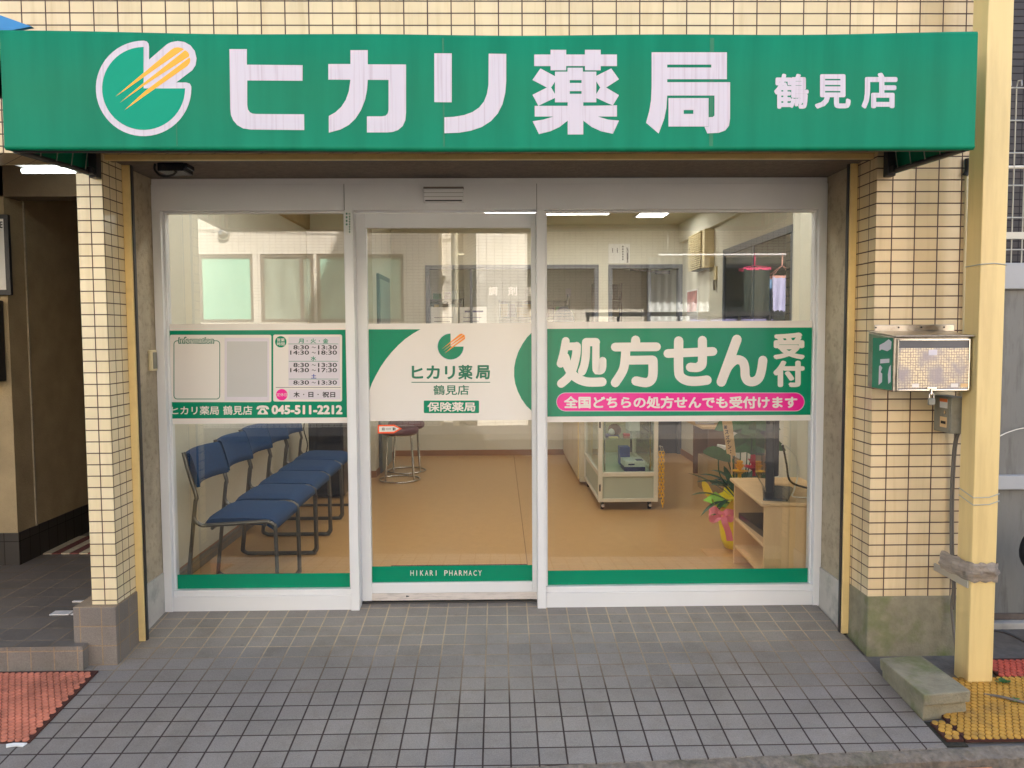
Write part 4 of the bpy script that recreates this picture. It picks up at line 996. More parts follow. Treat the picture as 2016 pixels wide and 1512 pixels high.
# ================================================================== INTERIOR
# stacking chairs along the wall
def make_chair():
    t = thing('stacking_chair', 'x', 'chair', (0, 0, 0), 'navy chairs in a row by the window')
    path = [(-.463, .80), (-.440, .70), (-.405, .575), (-.408, .55), (-.415, .50), (-.465, .06), (-.462, .03), (-.44, .013), (-.40, .010), (-.05, .010), (-.02, .013), (-.002, .035), (.0, .07), (-.004, .385), (-.012, .418), (-.035, .434), (-.07, .437), (-.34, .422), (-.385, .424), (-.412, .445), (-.42, .475)]
    for y in (0, .465):
        mb = MB(); mb.tube(smooth([(x, y, z) for x, z in path], 4), .0105, 10); mb.build('side_frame', M['chair_frame'], t)
    mb = MB()
    for x, z in ((-.06, .418), (-.33, .405)): mb.tube([(x, .004, z), (x, .461, z)], .009, 8)
    mb.build('cross_bar', M['chair_frame'], t)
    # seat cushion
    mb = MB(); nx, ny = 16, 10; vs = []; fs = []
    prof = [(-.375, .425), (-.36, .455), (-.33, .468), (-.28, .474), (-.2, .472), (-.12, .470), (-.06, .468), (-.025, .455), (-.003, .425), (-.002, .395), (-.02, .39), (-.06, .415), (-.2, .42), (-.34, .41)]
    k = len(prof)
    for j in range(ny+1):
        y = .018+.429*j/ny; f = 1-abs(2*j/ny-1)**6*.35
        for x, z in prof: vs.append((x, y, .42+(z-.42)*f if z > .42 else z))
    for j in range(ny):
        for i in range(k): fs.append((j*k+i, j*k+(i+1) % k, (j+1)*k+(i+1) % k, (j+1)*k+i))
    mb.add(vs, fs, 0, True); mb.add(vs[:k], [tuple(range(k))[::-1]]); mb.add(vs[-k:], [tuple(range(k))])
    mb.build('seat', M['chair_blue'], t)
    mb = MB(); vs = []; fs = []
    prof = [(-.418, .615), (-.398, .62), (-.405, .66), (-.428, .74), (-.443, .785), (-.455, .795), (-.472, .785), (-.46, .74), (-.437, .66)]
    k = len(prof)
    for j in range(ny+1):
        y = .012+.441*j/ny; bow = -.05*(1-(2*j/ny-1)**2)+.012
        for x, z in prof: vs.append((x+bow, y, z))
    for j in range(ny):
        for i in range(k): fs.append((j*k+i, j*k+(i+1) % k, (j+1)*k+(i+1) % k, (j+1)*k+i))
    mb.add(vs, fs, 0, True); mb.add(vs[:k], [tuple(range(k))[::-1]]); mb.add(vs[-k:], [tuple(range(k))])
    mb.build('backrest', M['chair_blue'], t)
    mb = MB()
    for y in (0, .465):
        for x in (-.43, -.05): mb.box(x-.03, x+.01, y-.013, y+.013, .0005, .012)
    return t
ch = make_chair()
CL = ['navy chair at the near end of the row, beside the front glass', 'second navy chair from the front glass', 'navy chair in the middle of the row of five',
      'fourth navy chair from the front glass', 'navy chair at the far end of the row, beside the black cabinet']
for i, y in enumerate((.615, 1.115, 1.60, 2.09, 2.575)):
    loc = (-1.150-.012*i, y, 0)
    if i == 0: ch.location = loc; ch['label'] = CL[0]
    else: copy_tree(ch, loc, CL[i])
bc = thing('black_cabinet', 'black cabinet against the wall at the end of the chair row', 'cabinet', (-1.5, 3.4, 0))
mb = MB(); mb.box(-1.62, -1.325, 3.35, 3.75, .02, .78); mb.build('cabinet_body', M['black_plastic'], bc, .008)
mb = MB(); mb.box(-1.60, -1.345, 3.342, 3.3495, .06, .74); mb.build('cabinet_door', mat('black_gloss', S(20, 21, 26), .15, .05), bc, .004)
mb = MB(); mb.tube(smooth([(-1.63, 3.36, .72), (-1.66, 3.36, .6), (-1.64, 3.4, .45), (-1.69, 3.42, .30)]), .005, 6); mb.build('cord', M['black_cable'], bc)

# round stools
def make_stool():
    t = thing('round_stool', 'x', 'stool', (0, 0, 0), 'maroon topped stools')
    mb = MB(); mb.lathe((0, 0, 0), [(.10, .452), (.178, .454), (.185, .470), (.186, .490), (.180, .506), (.165, .515), (.09, .521), (.0, .522)], 32); mb.build('seat', M['maroon'], t)
    for k in range(4):
        a = R_(45+90*k+8); mb = MB()
        c_, s_ = math.cos(a), math.sin(a)
        mb.tube([(c_*r, s_*r, z) for r, z in ((.06, .44), (.135, .442), (.152, .435), (.16, .415), (.185, .03), (.188, .012))], .008, 8); mb.build('leg', M['chrome'], t)
    mb = MB(); mb.tube([(.192*math.cos(R_(q)), .192*math.sin(R_(q)), .010) for q in range(0, 360, 10)], .008, 8, closed=True); mb.build('base_ring', M['chrome'], t)
    mb = MB(); mb.tube([(.158*math.cos(R_(q)), .158*math.sin(R_(q)), .445) for q in range(0, 360, 10)], .006, 8, closed=True); mb.build('seat_ring', M['chrome'], t)
    return t
sto = make_stool(); sto.location = (-.955, 4.20, 0); sto['label'] = 'maroon round stool nearer the glass door'
copy_tree(sto, (-.945, 4.70, 0), 'maroon round stool standing behind the other one')

# showcase
sc_ = thing('showcase', 'aluminium framed glass showcase on casters with goods inside', 'showcase', (1.0, 3.3, 0))
X0, X1, Y0, Y1 = .775, 1.246, 2.78, 3.84
mb = MB(); z0, z1 = .068, 1.02; r = .017
for x in (X0, X1-2*r):
    for y in (Y0, Y1-2*r): mb.box(x, x+2*r, y, y+2*r, z0, z1)
for z in (z0, .27, z1-.03):
    h = .028 if z == z0 else .036
    for y in (Y0+.001, Y1-2*r+.001): mb.box(X0+2*r, X1-2*r, y, y+2*r-.002, z, z+h)
    for x in (X0+.001, X1-2*r+.001): mb.box(x, x+2*r-.002, Y0+2*r, Y1-2*r, z, z+h)
mb.build('frame', mat('satin_aluminium', S(226, 220, 206), .35, .05, metal=.2), sc_, .003)
gp = mat('grey_board', S(178, 184, 168), .5, .03)
mb = MB(); mb.box(X0+2*r, X1-2*r, Y0+.012, Y0+.02, .096, .27); mb.build('front_panel', gp, sc_)
mb = MB(); mb.box(X0+.012, X0+.02, Y0+2*r, Y1-2*r, .096, .27); mb.build('side_panel', gp, sc_)
mb = MB(); mb.box(X0+.034, X1-.034, Y0+.034, Y1-.034, .276, .290); mb.build('base_board', mat('pale_base', S(196, 202, 180), .3, .03), sc_)
mb = MB(); mb.box(X0+.012, X0+.017, Y0+2*r, Y1-2*r, .306, .99); mb.box(X1-.017, X1-.012, Y0+2*r, Y1-2*r, .306, .99); mb.box(X0+2*r, X1-2*r, Y0+.012, Y0+.017, .306, .99); mb.build('glazing', M['glass_in'], sc_)
mb = MB(); mb.box(X0+.05, X1-.05, Y0+.04, Y1-.05, .560, .566); mb.build('shelf', glassmat('shelf_glass', (.80, .9, .86), .12), sc_)
for x in (X0+.05, X1-.06):
    mb = MB(); mb.box(x, x+.012, Y0+.05, Y0+.075, .291, .99); mb.build('shelf_post', M['chrome'], sc_)
for x in (X0+.035, X1-.06):
    for y in (Y0+.06, Y1-.06):
        mb = MB(); mb.lathe((x, y, .034), [(.012, -.012), (.033, -.012), (.034, 0), (.033, .012), (.012, .012)], 20, axis='x'); mb.build('caster', M['black_plastic'], sc_)
        cs = MB(); lump(cs, (x+.004, y-.034, .036), .013, 0, 6, 1, (1, .5, 1), 0); cs.build('caster_cap', M['plate'], sc_)
for z in (.155, .655):
    mb = MB(); mb.box(X0+.006, X0+.018, Y0-.004, Y0+.002, z, z+.055); mb.build('hinge', M['dark_metal'], sc_)
bx = thing('carton', 'white and navy carton on the floor of the showcase', 'box', (1.1, 2.95, .29))
mb = MB(); mb.box(1.0, 1.165, 2.90, 3.12, .2905, .326); mb.build('carton_base', M['navy'], bx); mb = MB(); mb.box(1.0, 1.165, 2.90, 3.12, .3262, .372); mb.build('carton_lid', M['paper'], bx)
mb = MB(); mb.box(1.03, 1.08, 2.8992, 2.9002, .34, .352); mb.box(1.1, 1.155, 2.92, 3.02, .3718, .3724); mb.build('print', M['navy'], bx)
mb = MB(); mb.box(1.01, 1.095, 3.22, 3.34, .2905, .44); tag(mb.build('carton', mat('blue_carton', S(36, 70, 160), .4, .1), None, .002), 'small blue carton at the back of the showcase floor', 'box')
pl2 = thing('plush_toy', 'small brown and white plush toy on the showcase shelf', 'toy', (.92, 3.1, .57))
mb = MB(); lump(mb, (.935, 3.0, .615), .048, 0, 10, 3, (1.1, 1, .95), .08); mb.build('fur_body', M['brown_fur'], pl2)
mb = MB(); lump(mb, (.905, 2.965, .60), .026, 0, 8, 5, (1, 1, 1.1), .08); mb.build('white_face', M['paper'], pl2)
mb = MB(); mb.box(.855, .96, 2.93, 3.08, .5665, .575); tag(mb.build('booklet', M['navy']), 'thin navy booklet under the plush toy', 'booklet')
mb = MB(); mb.box(.87, .94, 2.84, 2.90, .5662, .574); tag(mb.build('note_pad', mat('yellow_pad', S(228, 212, 140), .6)), 'pale yellow note pad at the front of the shelf', 'note pad')
mb = MB(); mb.box(1.0, 1.05, 2.95, 3.0, .5662, .586); tag(mb.build('soap_box', M['redp']), 'tiny red box on the showcase shelf', 'box')
mb = MB(); mb.box(1.10, 1.19, 3.3, 3.5, .5662, .72); tag(mb.build('carton', M['paper'], None, .002), 'white carton standing on the showcase shelf', 'box')
# chain
cn = thing('plastic_chain', 'yellow plastic chain hanging doubled from the showcase side', 'chain', (1.27, 2.8, .5))
def links(x, y, ztop, zbot, nm):
    mb = MB(); z = ztop; k = 0; L = .034
    while z-L > zbot-.001:
        pts = []
        for q in range(12):
            a = 2*math.pi*q/12; u, v = .010*math.cos(a), (.0105*math.sin(a)+(.009 if math.sin(a) > 0 else -.009))
            pts.append((x+(u if k % 2 == 0 else u*.35), y+(0 if k % 2 == 0 else u*.9), z-L/2-.003+v))
        mb.tube(pts, .0036, 6, closed=True); z -= L*.80; k += 1
    mb.build(nm, M['chain'], cn)
links(1.262, 2.79, .468, .095, 'hanging_strand'); links(1.285, 2.79, .468, .0, 'hanging_strand')
mb = MB(); mb.tube([(1.247, 2.80, .50), (1.262, 2.79, .51), (1.268, 2.79, .49), (1.268, 2.79, .462)], .003, 6); mb.tube([(1.247, 2.80, .50), (1.28, 2.79, .505), (1.286, 2.79, .48), (1.286, 2.79, .462)], .003, 6); mb.build('hook', M['chrome'], cn)
# cabinet row behind
c2 = thing('counter_cabinet', 'cream counter cabinet continuing behind the glass showcase', 'cabinet', (.95, 4.7, 0))
mb = MB(); mb.box(.735, 1.20, 3.86, 5.70, .03, 1.0); mb.build('cabinet_body', mat('cream_laminate', S(214, 200, 170), .5, .03), c2, .004)
for y in (3.87, 4.48, 5.09):
    mb = MB(); mb.box(.727, .7348, y, y+.59, .06, .97); mb.build('cabinet_door', mat('cream_laminate_door', S(218, 204, 174), .45, .03), c2, .003)
mb = MB(); mb.box(.72, .7268, 3.87, 3.90, .05, .98); mb.build('edge_trim', M['yellow_rail'], c2)

# desk with screen by the window
dk = thing('wood_desk', 'pale wood low desk with open shelves standing against the front glass', 'desk', (1.6, .95, 0))
mb = MB(); mb.hexa([(1.352, .60, .495), (1.83, .60, .495), (1.83, 1.345, .495), (1.398, 1.345, .495)], [(1.352, .60, .515), (1.83, .60, .515), (1.83, 1.345, .515), (1.398, 1.345, .515)]); mb.build('desk_top', M['wood'], dk, .006)
mb = MB(); mb.box(1.375, 1.82, .618, .638, 0, .4948); mb.build('side_panel', M['wood'], dk, .002)
mb = MB(); mb.box(1.415, 1.82, 1.29, 1.31, 0, .4948); mb.build('side_panel', M['wood'], dk, .002)
for z in (.10, .265):
    mb = MB(); mb.hexa([(1.385, .6385, z), (1.82, .6385, z), (1.82, 1.2895, z), (1.42, 1.2895, z)], [(1.385, .6385, z+.016), (1.82, .6385, z+.016), (1.82, 1.2895, z+.016), (1.42, 1.2895, z+.016)]); mb.build('shelf', M['wood'], dk, .002)
mb = MB(); mb.box(1.805, 1.82, .6385, 1.2895, .02, .4948); mb.build('back_panel', M['wood'], dk)
mb = MB(); mb.box(1.43, 1.75, .74, 1.26, .2815, .318); tag(mb.build('disc_player', M['black_plastic'], None, .003), 'flat black player on the desk shelf', 'player')
mb = MB(); mb.box(1.42, 1.60, .65, .72, .2815, .345); tag(mb.build('storage_box', M['paper'], None, .003), 'small white box on the desk shelf', 'box')
tv = thing('monitor', 'black flat screen on a low desk seen almost edge on', 'monitor', (1.47, .85, .52))
mb = MB(); mb.hexa([(1.375, .655, .5155), (1.50, .625, .5155), (1.66, .98, .5155), (1.50, 1.05, .5155)], [(1.385, .665, .53), (1.495, .64, .53), (1.64, .97, .53), (1.51, 1.03, .53)]); mb.build('foot', M['black_plastic'], tv, .006)
ro = Matrix.Rotation(R_(-12), 3, 'Z').to_quaternion()
mb = MB(); mb.rbox(Vector((1.462, .90, .83)), .020, .27, .27, ro); mb.build('casing', M['black_plastic'], tv, .008)
mb = MB(); mb.rbox(Vector((1.44, .895, .83)), .0015, .25, .245, ro); mb.build('screen', mat('dark_screen', S(16, 22, 36), .08, .02, coat=.5), tv)
mb = MB(); mb.rbox(Vector((1.50, .91, .80)), .022, .19, .17, ro); mb.build('back_cover', mat('black_matt', S(34, 34, 38), .5), tv, .01)
mb = MB(); mb.rbox(Vector((1.49, .88, .56)), .018, .05, .06, ro); mb.build('neck', M['black_plastic'], tv, .004)
mb = MB(); mb.tube(smooth([(1.50, .72, .80), (1.515, .70, .70), (1.53, .70, .62), (1.58, .70, .585), (1.70, .70, .56)]), .0055, 8); tag(mb.build('screen_cable', M['black_cable']), 'black cord hanging behind the screen', 'cable')
mb = MB(); mb.tube(smooth([(1.50, .74, .80), (1.555, .72, .76), (1.585, .72, .66), (1.565, .72, .56), (1.565, .72, .522), (1.70, .70, .521)]), .004, 8); tag(mb.build('screen_cable', M['white_cable']), 'thin white cord curving down to the desk behind the screen', 'cable')

# flower arrangement
fl = thing('flower_arrangement', 'potted congratulation flowers in yellow wrap with a pink ribbon behind the desk', 'plant', (1.53, 1.60, 0))
cxx, cyy_ = 1.555, 1.62
mb = MB(); mb.lathe((cxx, cyy_, 0), [(.07, .012), (.105, .014), (.125, .06), (.14, .16), (.15, .24), (.17, .30)], 24); mb.build('pot_wrap', M['yellow_paper'], fl)
def leaf(mb, p0, d, l, wd, droop, m=0, n=7, twist=0.):
    d = Vector(d).normalized(); sdv = d.cross(Vector((0, 0, 1)))
    if sdv.length < .1: sdv = Vector((1, 0, 0))
    sdv = sdv.normalized(); p = Vector(p0); vs = []; fs = []
    for i in range(n+1):
        t = i/n; ww = wd*(math.sin(math.pi*min(1, t*.97+.03))**.7)
        q = p+d*l*t-Vector((0, 0, droop*l*t*t)); k = Vector((0, 0, ww*.25))
        s2 = (sdv*math.cos(twist)+Vector((0, 0, 1))*math.sin(twist))
        vs += [q-s2*ww+k, q, q+s2*ww+k]
    for i in range(n):
        a = i*3; fs += [(a, a+1, a+4, a+3), (a+1, a+2, a+5, a+4)]
    mb.add(vs, fs, m, True)
    mb.add([Vector(v)-Vector((0, 0, .0012)) for v in vs], [f[::-1] for f in fs], m, True)
mb = MB(); rn = random.Random(21)
# crumpled paper collar
nn_ = 36; vs = []
for i in range(nn_):
    a = 2*math.pi*i/nn_; k = 1+.10*math.sin(5*a+1)+.06*math.sin(9*a)
    vs += [(cxx+.14*math.cos(a), cyy_+.14*math.sin(a), .25), (cxx+.235*k*math.cos(a), cyy_+.235*k*math.sin(a), .37+.06*math.sin(4*a+2)+.02*math.sin(9*a))]
fs = [(2*i, 2*((i+1) % nn_), 2*((i+1) % nn_)+1, 2*i+1) for i in range(nn_)]
mb.add(vs, fs, 0, False); mb.add([(a-.002*(a-cxx)/.2, b_, c-.003) for a, b_, c in vs], [f[::-1] for f in fs])
mb.build('paper_collar', M['yellow_paper'], fl)
mb = MB(); A = [P(1384, 971, 1.60), P(1405, 968, 1.55), P(1432, 992, 1.50), P(1440, 1003, 1.50), P(1420, 1000, 1.5), P(1400, 985, 1.5)]
mb.prism([P(1384, 985, 1.52), P(1408, 968, 1.56), P(1437, 990, 1.54), P(1436, 1002, 1.5), P(1402, 992, 1.5)], (.003, .006, .0)); mb.build('lime_paper', M['lime_paper'], fl)
# ribbon bow
mb = MB()
def band(pts, wv):
    p = [Vector(q) for q in smooth(pts, 4)]; w_ = Vector(wv); vs = []; fs = []
    for q in p: vs += [q-w_, q+w_]
    for i in range(len(p)-1): fs.append((2*i, 2*i+1, 2*i+3, 2*i+2))
    mb.add(vs, fs, 0, True); mb.add([v+Vector((0, .0015, 0)) for v in vs], [f[::-1] for f in fs], 0, True)
yq = 1.37
B = lambda px, py, dy=0: P(px, py, yq+dy)
band([B(1420, 1014), B(1408, 1004, -.03), B(1396, 1010, -.02), B(1400, 1022, .0), B(1420, 1016)], (0, 0, .022))
band([B(1422, 1014), B(1432, 1008, -.03), B(1446, 1012, -.02), B(1440, 1022, 0), B(1424, 1018)], (0, 0, .02))
band([B(1418, 1018), B(1412, 1026, -.01), B(1406, 1030, -.01)], (.018, 0, .006))
band([B(1424, 1018), B(1428, 1032, -.02), B(1434, 1048, -.01), B(1437, 1065, -.01)], (.02, 0, 0))
band([B(1405, 1002, -.01), B(1414, 1008, -.02), B(1426, 1012, -.02)], (0, 0, .012))
mb.build('ribbon', M['ribbon'], fl)
mb = MB()
# arching leaves low on the near side
for px, py, l, wdt, dr_, dx in ((1432, 985, .30, .022, .35, (-.9, -.25, .55)), (1440, 992, .26, .020, .65, (-1, -.4, .5)), (1438, 975, .34, .02, .2, (-.9, .1, .7)), (1445, 970, .22, .03, .1, (-.35, -.2, .9)), (1440, 985, .2, .018, .8, (-.8, -.6, .3)), (1450, 985, .25, .02, .3, (-.6, .3, .9))):
    leaf(mb, P(px, py, 1.53), dx, l, wdt, dr_)
for i in range(26):
    a = rn.uniform(0, 6.28); leaf(mb, (cxx, cyy_, .36), (math.cos(a), math.sin(a), rn.uniform(.6, 1.4)), rn.uniform(.2, .36), .03, rn.uniform(.2, .6))
mb.build('foliage', M['leaf'], fl)
# tall broad leaves on stems
mb = MB(); stm = MB()
for px, py, tw, l, wdt in ((1415, 893, .3, .20, .045), (1458, 885, .0, .2, .05), (1490, 888, .4, .16, .045), (1470, 848, .2, .2, .06), (1495, 860, .5, .18, .055), (1505, 845, 0, .2, .06), (1450, 862, .7, .22, .05), (1480, 830, .2, .25, .07), (1515, 872, .2, .2, .05), (1440, 835, .1, .24, .06)):
    yy = rn.uniform(1.55, 1.75); q = P(px, py, yy)
    dx = rn.choice((-1, 1)); leaf(mb, q-Vector((dx*l*.5, 0, -.01)), (dx, rn.uniform(-.5, .1), rn.uniform(-.1, .25)), l, wdt, .25, twist=1.0+tw)
    stm.tube(smooth([(cxx+rn.uniform(-.03, .03), cyy_, .33), (q.x+rn.uniform(-.02, .02), (q.y+cyy_)/2, (q.z+.33)/2), tuple(q)]), .004, 6)
mb.build('broad_leaf', M['leaf2'], fl); stm.build('stem', M['leaf'], fl)
for px, py, mm, nm_ in ((1456, 929, 'yel_fl', 'yellow_flower'), (1485, 923, 'red_fl', 'red_flower')):
    mb = MB(); q = P(px, py, 1.56)
    for lay in range(3):
        for i in range(9):
            a = 2*math.pi*(i+lay*.5)/9; leaf(mb, q+Vector((0, 0, .03*lay-.02)), (math.cos(a), math.sin(a), .8+.9*lay), (.10 if nm_[0] == 'r' else .075)-.014*lay, .020, .25, n=4)
    mb.tube([q-Vector((0, 0, .12)), q], .012, 8); mb.build(nm_, M[mm], fl)
sk = thing('name_plaque', 'wooden congratulation plaque with vertical black lettering stuck in the flowers', 'sign', (1.43, 1.48, .7))
pa = [P(1417.5, 800, 1.48), P(1438, 800, 1.48), P(1449, 898, 1.48), P(1431, 893, 1.48)]
mb = MB(); mb.prism(pa, (0, .004, 0)); mb.build('board', M['stake'], sk)
mb = MB(); mb.hexa([P(1441, 935, 1.483)+Vector((-.004, 0, 0)), P(1441, 935, 1.483)+Vector((.004, 0, 0)), P(1441, 935, 1.483)+Vector((.004, .005, 0)), P(1441, 935, 1.483)+Vector((-.004, .005, 0))],
                   [P(1440, 893, 1.483)+Vector((-.004, .003, 0)), P(1440, 893, 1.483)+Vector((.004, .003, 0)), P(1440, 893, 1.483)+Vector((.004, .006, 0)), P(1440, 893, 1.483)+Vector((-.004, .006, 0))]); mb.build('stick', M['stake'], sk)
mb = MB()
for chx, bxx in (('㈱', (1425.5, 837, 1431.5, 845)), ('ス', (1427, 847, 1434.5, 855)), ('ズ', (1428.5, 857, 1436.5, 865)), ('ケ', (1430.5, 866, 1438.5, 874)), ('ン', (1433, 876, 1440, 884))): text(mb, chx, bxx, 1.479, 0, .03)
for q in (886, 890): flat(mb, [(1437.5, q), (1439.5, q), (1439.7, q+2), (1437.7, q+2)], 1.479)
mb.build('lettering', M['black_ink'], sk)
# things behind
cbx = thing('cardboard_box', 'open cardboard box with white paper on the floor behind the flowers', 'box', (1.93, 3.6, 0))
mb = MB(); X, Y = 1.80, 3.42
for bb in ((X, X+.28, Y, Y+.01), (X, X+.28, Y+.33, Y+.34), (X, X+.01, Y+.01, Y+.33), (X+.27, X+.28, Y+.01, Y+.33)): mb.box(bb[0], bb[1], bb[2], bb[3], .001, .30)
mb.box(X+.01, X+.27, Y+.01, Y+.33, .001, .01); mb.build('box_walls', M['card'], cbx)
mb = MB(); mb.hexa([(X+.1, Y+.02, .012), (X+.2, Y+.02, .012), (X+.2, Y+.2, .012), (X+.1, Y+.2, .012)], [(X+.11, Y+.03, .42), (X+.22, Y+.03, .40), (X+.22, Y+.12, .40), (X+.11, Y+.12, .42)]); tag(mb.build('paper_bag', M['paper'], None, .01), 'white paper bundle sticking out of the cardboard box', 'paper')
bd = thing('brown_desk', 'dark brown side desk with magazines near the corner', 'desk', (2.0, 4.2, 0))
mb = MB(); mb.box(1.86, 2.09, 3.85, 4.5, .51, .535); mb.build('desk_top', M['wood'], bd, .003)
mb = MB(); mb.box(1.925, 2.08, 4.44, 4.47, 0, .51); mb.box(1.925, 2.08, 3.88, 3.91, 0, .51); mb.build('desk_side', M['wood_dark'], bd)
mg = thing('magazine_stack', 'untidy stack of magazines on the dark brown desk', 'magazine', (1.97, 4.2, .54))
for i in range(6):
    mb = MB(); mb.rbox(Vector((1.955+.01*(i % 3), 4.15, .542+.013*i)), .085, .13, .0055, Matrix.Rotation(R_(8*(i % 4)-12), 3, 'Z').to_quaternion()); mb.build('magazine', M['paper'] if i % 2 else M['plate'], mg)
dmt = thing('entrance_mat', 'black ribbed entrance mat just inside the glass door', 'mat', (-.25, 1.05, 0))
mb = MB(); mb.box(-.655, .165, .70, 1.29, .0005, .010); mb.build('mat_body', mat('black_mat', S(44, 42, 42), .9, .2, 90), dmt, .003)
# lights in the ceiling
def panel_light(x0, x1, y0, y1, label):
    t = thing('ceiling_light', label, 'light', ((x0+x1)/2, (y0+y1)/2, 2.62), 'recessed fluorescent ceiling lights')
    mb = MB()
    for bb in ((x0, x1, y0, y0+.02), (x0, x1, y1-.02, y1), (x0, x0+.02, y0+.02, y1-.02), (x1-.02, x1, y0+.02, y1-.02)): mb.box(*bb, 2.608, 2.6199)
    mb.build('frame', M['white_alu'], t)
    mb = MB(); mb.box(x0+.02, x1-.02, y0+.02, y1-.02, 2.611, 2.6198); mb.build('diffuser', M['lamp'], t)
panel_light(-.15, 1.15, 4.62, 4.92, 'long lit ceiling panel behind the counter cabinet')
panel_light(1.43, 1.755, 4.55, 5.12, 'square lit ceiling panel near the louvred box')
panel_light(-.65, .65, 2.3, 2.6, 'unseen ceiling panel added to brighten the middle of the waiting room')  # out of view, added to brighten the interior
panel_light(-1.4, -.1, 1.15, 1.45, 'unseen ceiling panel added to brighten the chair row by the front glass')  # out of view, added to brighten the wall and chairs
panel_light(.5, 1.5, 1.15, 1.45, 'unseen ceiling panel added to brighten the desk by the front glass')  # out of view, added to brighten the desk side
panel_light(-.9, -.5, 6.9, 7.1, 'unseen small ceiling panel kept to light the dispensary room')  # out of view, kept small so the dispensary stays dim

# interior windows to the dispensary
def inner_window(x0, x1, label, mulls):
    t = thing('interior_window', label, 'window', ((x0+x1)/2, 5.75, 1.6), 'blue grey framed windows to the dispensary')
    mb = MB(); f = .045
    mb.box(x0, x1, 5.735, 5.86, 2.127, 2.1715); mb.box(x0, x1, 5.735, 5.86, 1.0005, 1.04)
    mb.box(x0, x0+f, 5.735, 5.86, 1.0405, 2.1265); mb.box(x1-f, x1, 5.735, 5.86, 1.0405, 2.1265)
    for q in mulls: mb.box(q-.015, q+.015, 5.765, 5.80, 1.0405, 2.1265)
    mb.build('frame', M['blue_grey'], t, .002)
    mb = MB(); mb.box(x0+f, x1-f, 5.80, 5.805, 1.0405, 2.1265); mb.build('pane', M['glass_in'], t)
    return t
iw = inner_window(-.8248, 1.1398, 'long interior window with white lettering on its glass', (-.31,))
t = MB()
for chx, bxx in (('調', (962, 564, 979, 582)), ('剤', (1000, 564, 1018, 582)), ('室', (1037, 564, 1055, 582))): text(t, chx, bxx, 5.797, 0, .022)
t.build('lettering', M['swhite'], iw)
idr = thing('interior_door', 'blue grey framed glazed door under the paper notice', 'door', (1.67, 5.75, 0))
mb = MB(); f = .045; x0, x1 = 1.2502, 2.0948
mb.box(x0, x1, 5.735, 5.86, 2.127, 2.1715); mb.box(x0, x0+f, 5.735, 5.86, .0005, 2.1265); mb.box(x1-f, x1, 5.735, 5.86, .0005, 2.1265); mb.box(1.70, 1.74, 5.765, 5.80, .9, 2.1265); mb.box(x0+f, x1-f, 5.76, 5.805, 1.46, 1.51)
mb.build('door_frame', M['blue_grey'], idr, .002)
mb = MB(); mb.box(x0+f, x1-f, 5.79, 5.82, .002, .9); mb.build('lower_panel', mat('slate_panel', S(70, 76, 88), .35, .05), idr)
mb = MB(); mb.box(x0+f, 1.70, 5.80, 5.805, .9005, 1.46); mb.box(1.74, x1-f, 5.80, 5.805, .9005, 1.46); mb.box(x0+f, 1.70, 5.80, 5.805, 1.51, 2.1265); mb.box(1.74, x1-f, 5.80, 5.805, 1.51, 2.1265); mb.build('pane', M['glass_in'], idr)
mb = MB(); mb.box(1.78, 1.95, 5.73, 5.76, 2.06, 2.10); mb.tube([(1.80, 5.73, 2.08), (1.60, 5.66, 2.10), (1.50, 5.74, 2.11)], .009, 6); mb.build('door_closer', M['dark_metal'], idr)
mb = MB(); mb.box(1.765, 1.785, 5.74, 5.7899, .95, 1.25); mb.build('handle', M['chrome'], idr)
hp = thing('hanging_paper', 'white sheet hanging on the slate lower part of the interior door', 'paper', (1.86, 5.78, .6))
mb = MB(); mb.box(1.79, 1.90, 5.782, 5.7895, .42, .68); mb.build('sheet', M['paper'], hp)
for x0, x1, lab, k in ((-.775, -.465, 'white typed notice taped in the dispensary window, nearer the side door', 0), (-.445, -.135, 'white form with a blue heading taped in the dispensary window', 1)):
    t = thing('window_notice', lab, 'notice', (x0, 5.79, 1.5), 'paper notices on the dispensary glass')
    mb = MB(); mb.box(x0, x1, 5.788, 5.7895, 1.30, 1.70); mb.build('sheet', M['paper'], t)
    mb = MB()
    if k: mb.box(x0+.06, x1-.04, 5.786, 5.7875, 1.64, 1.66)
    for i in range(5): mb.box(x0+.04, x1-.06-.03*(i % 2), 5.786, 5.7875, 1.40+.045*i, 1.406+.045*i)
    mb.build('print', M['navy'] if k else M['black_ink'], t)
pn = thing('wall_notice', 'white paper notice with vertical print above the interior door', 'notice', (1.37, 5.74, 2.3))
mb = MB(); mb.box(1.25, 1.495, 5.744, 5.7495, 2.185, 2.405); mb.build('sheet', M['paper'], pn)
mb = MB()
for i, chx in enumerate('ヒカリ薬局鶴見店'): text(mb, chx, (1233.5, 487+3.8*i, 1237.3, 490.6+3.8*i), 5.742, 0, .05)
for i in range(6): flat(mb, [(1225, 484+5*i), (1227.5, 484+5*i), (1227.5, 487+5*i), (1225, 487+5*i)], 5.742)
for xx in (1205, 1214.5):
    for i in range(3): flat(mb, [(xx, 489+3*i), (xx+2, 489+3*i), (xx+2, 491+3*i), (xx, 491+3*i)], 5.742)
mb.build('print', M['black_ink'], pn)
lv_ = thing('louvred_unit', 'cream louvred box fixed high on the side wall', 'wall unit', (2.05, 4.75, 2.2))
mb = MB(); mb.box(2.02, 2.0945, 4.52, 5.0, 2.03, 2.40); mb.build('unit_body', M['dark_metal'], lv_)
for i in range(18):
    mb = MB(); z = 2.035+.0205*i; mb.hexa([(1.985, 4.50, z), (2.019, 4.50, z+.004), (2.019, 5.02, z+.004), (1.985, 5.02, z)], [(1.985, 4.50, z+.009), (2.019, 4.50, z+.012), (2.019, 5.02, z+.012), (1.985, 5.02, z+.009)]); mb.build('slat', M['cream_plastic'], lv_)
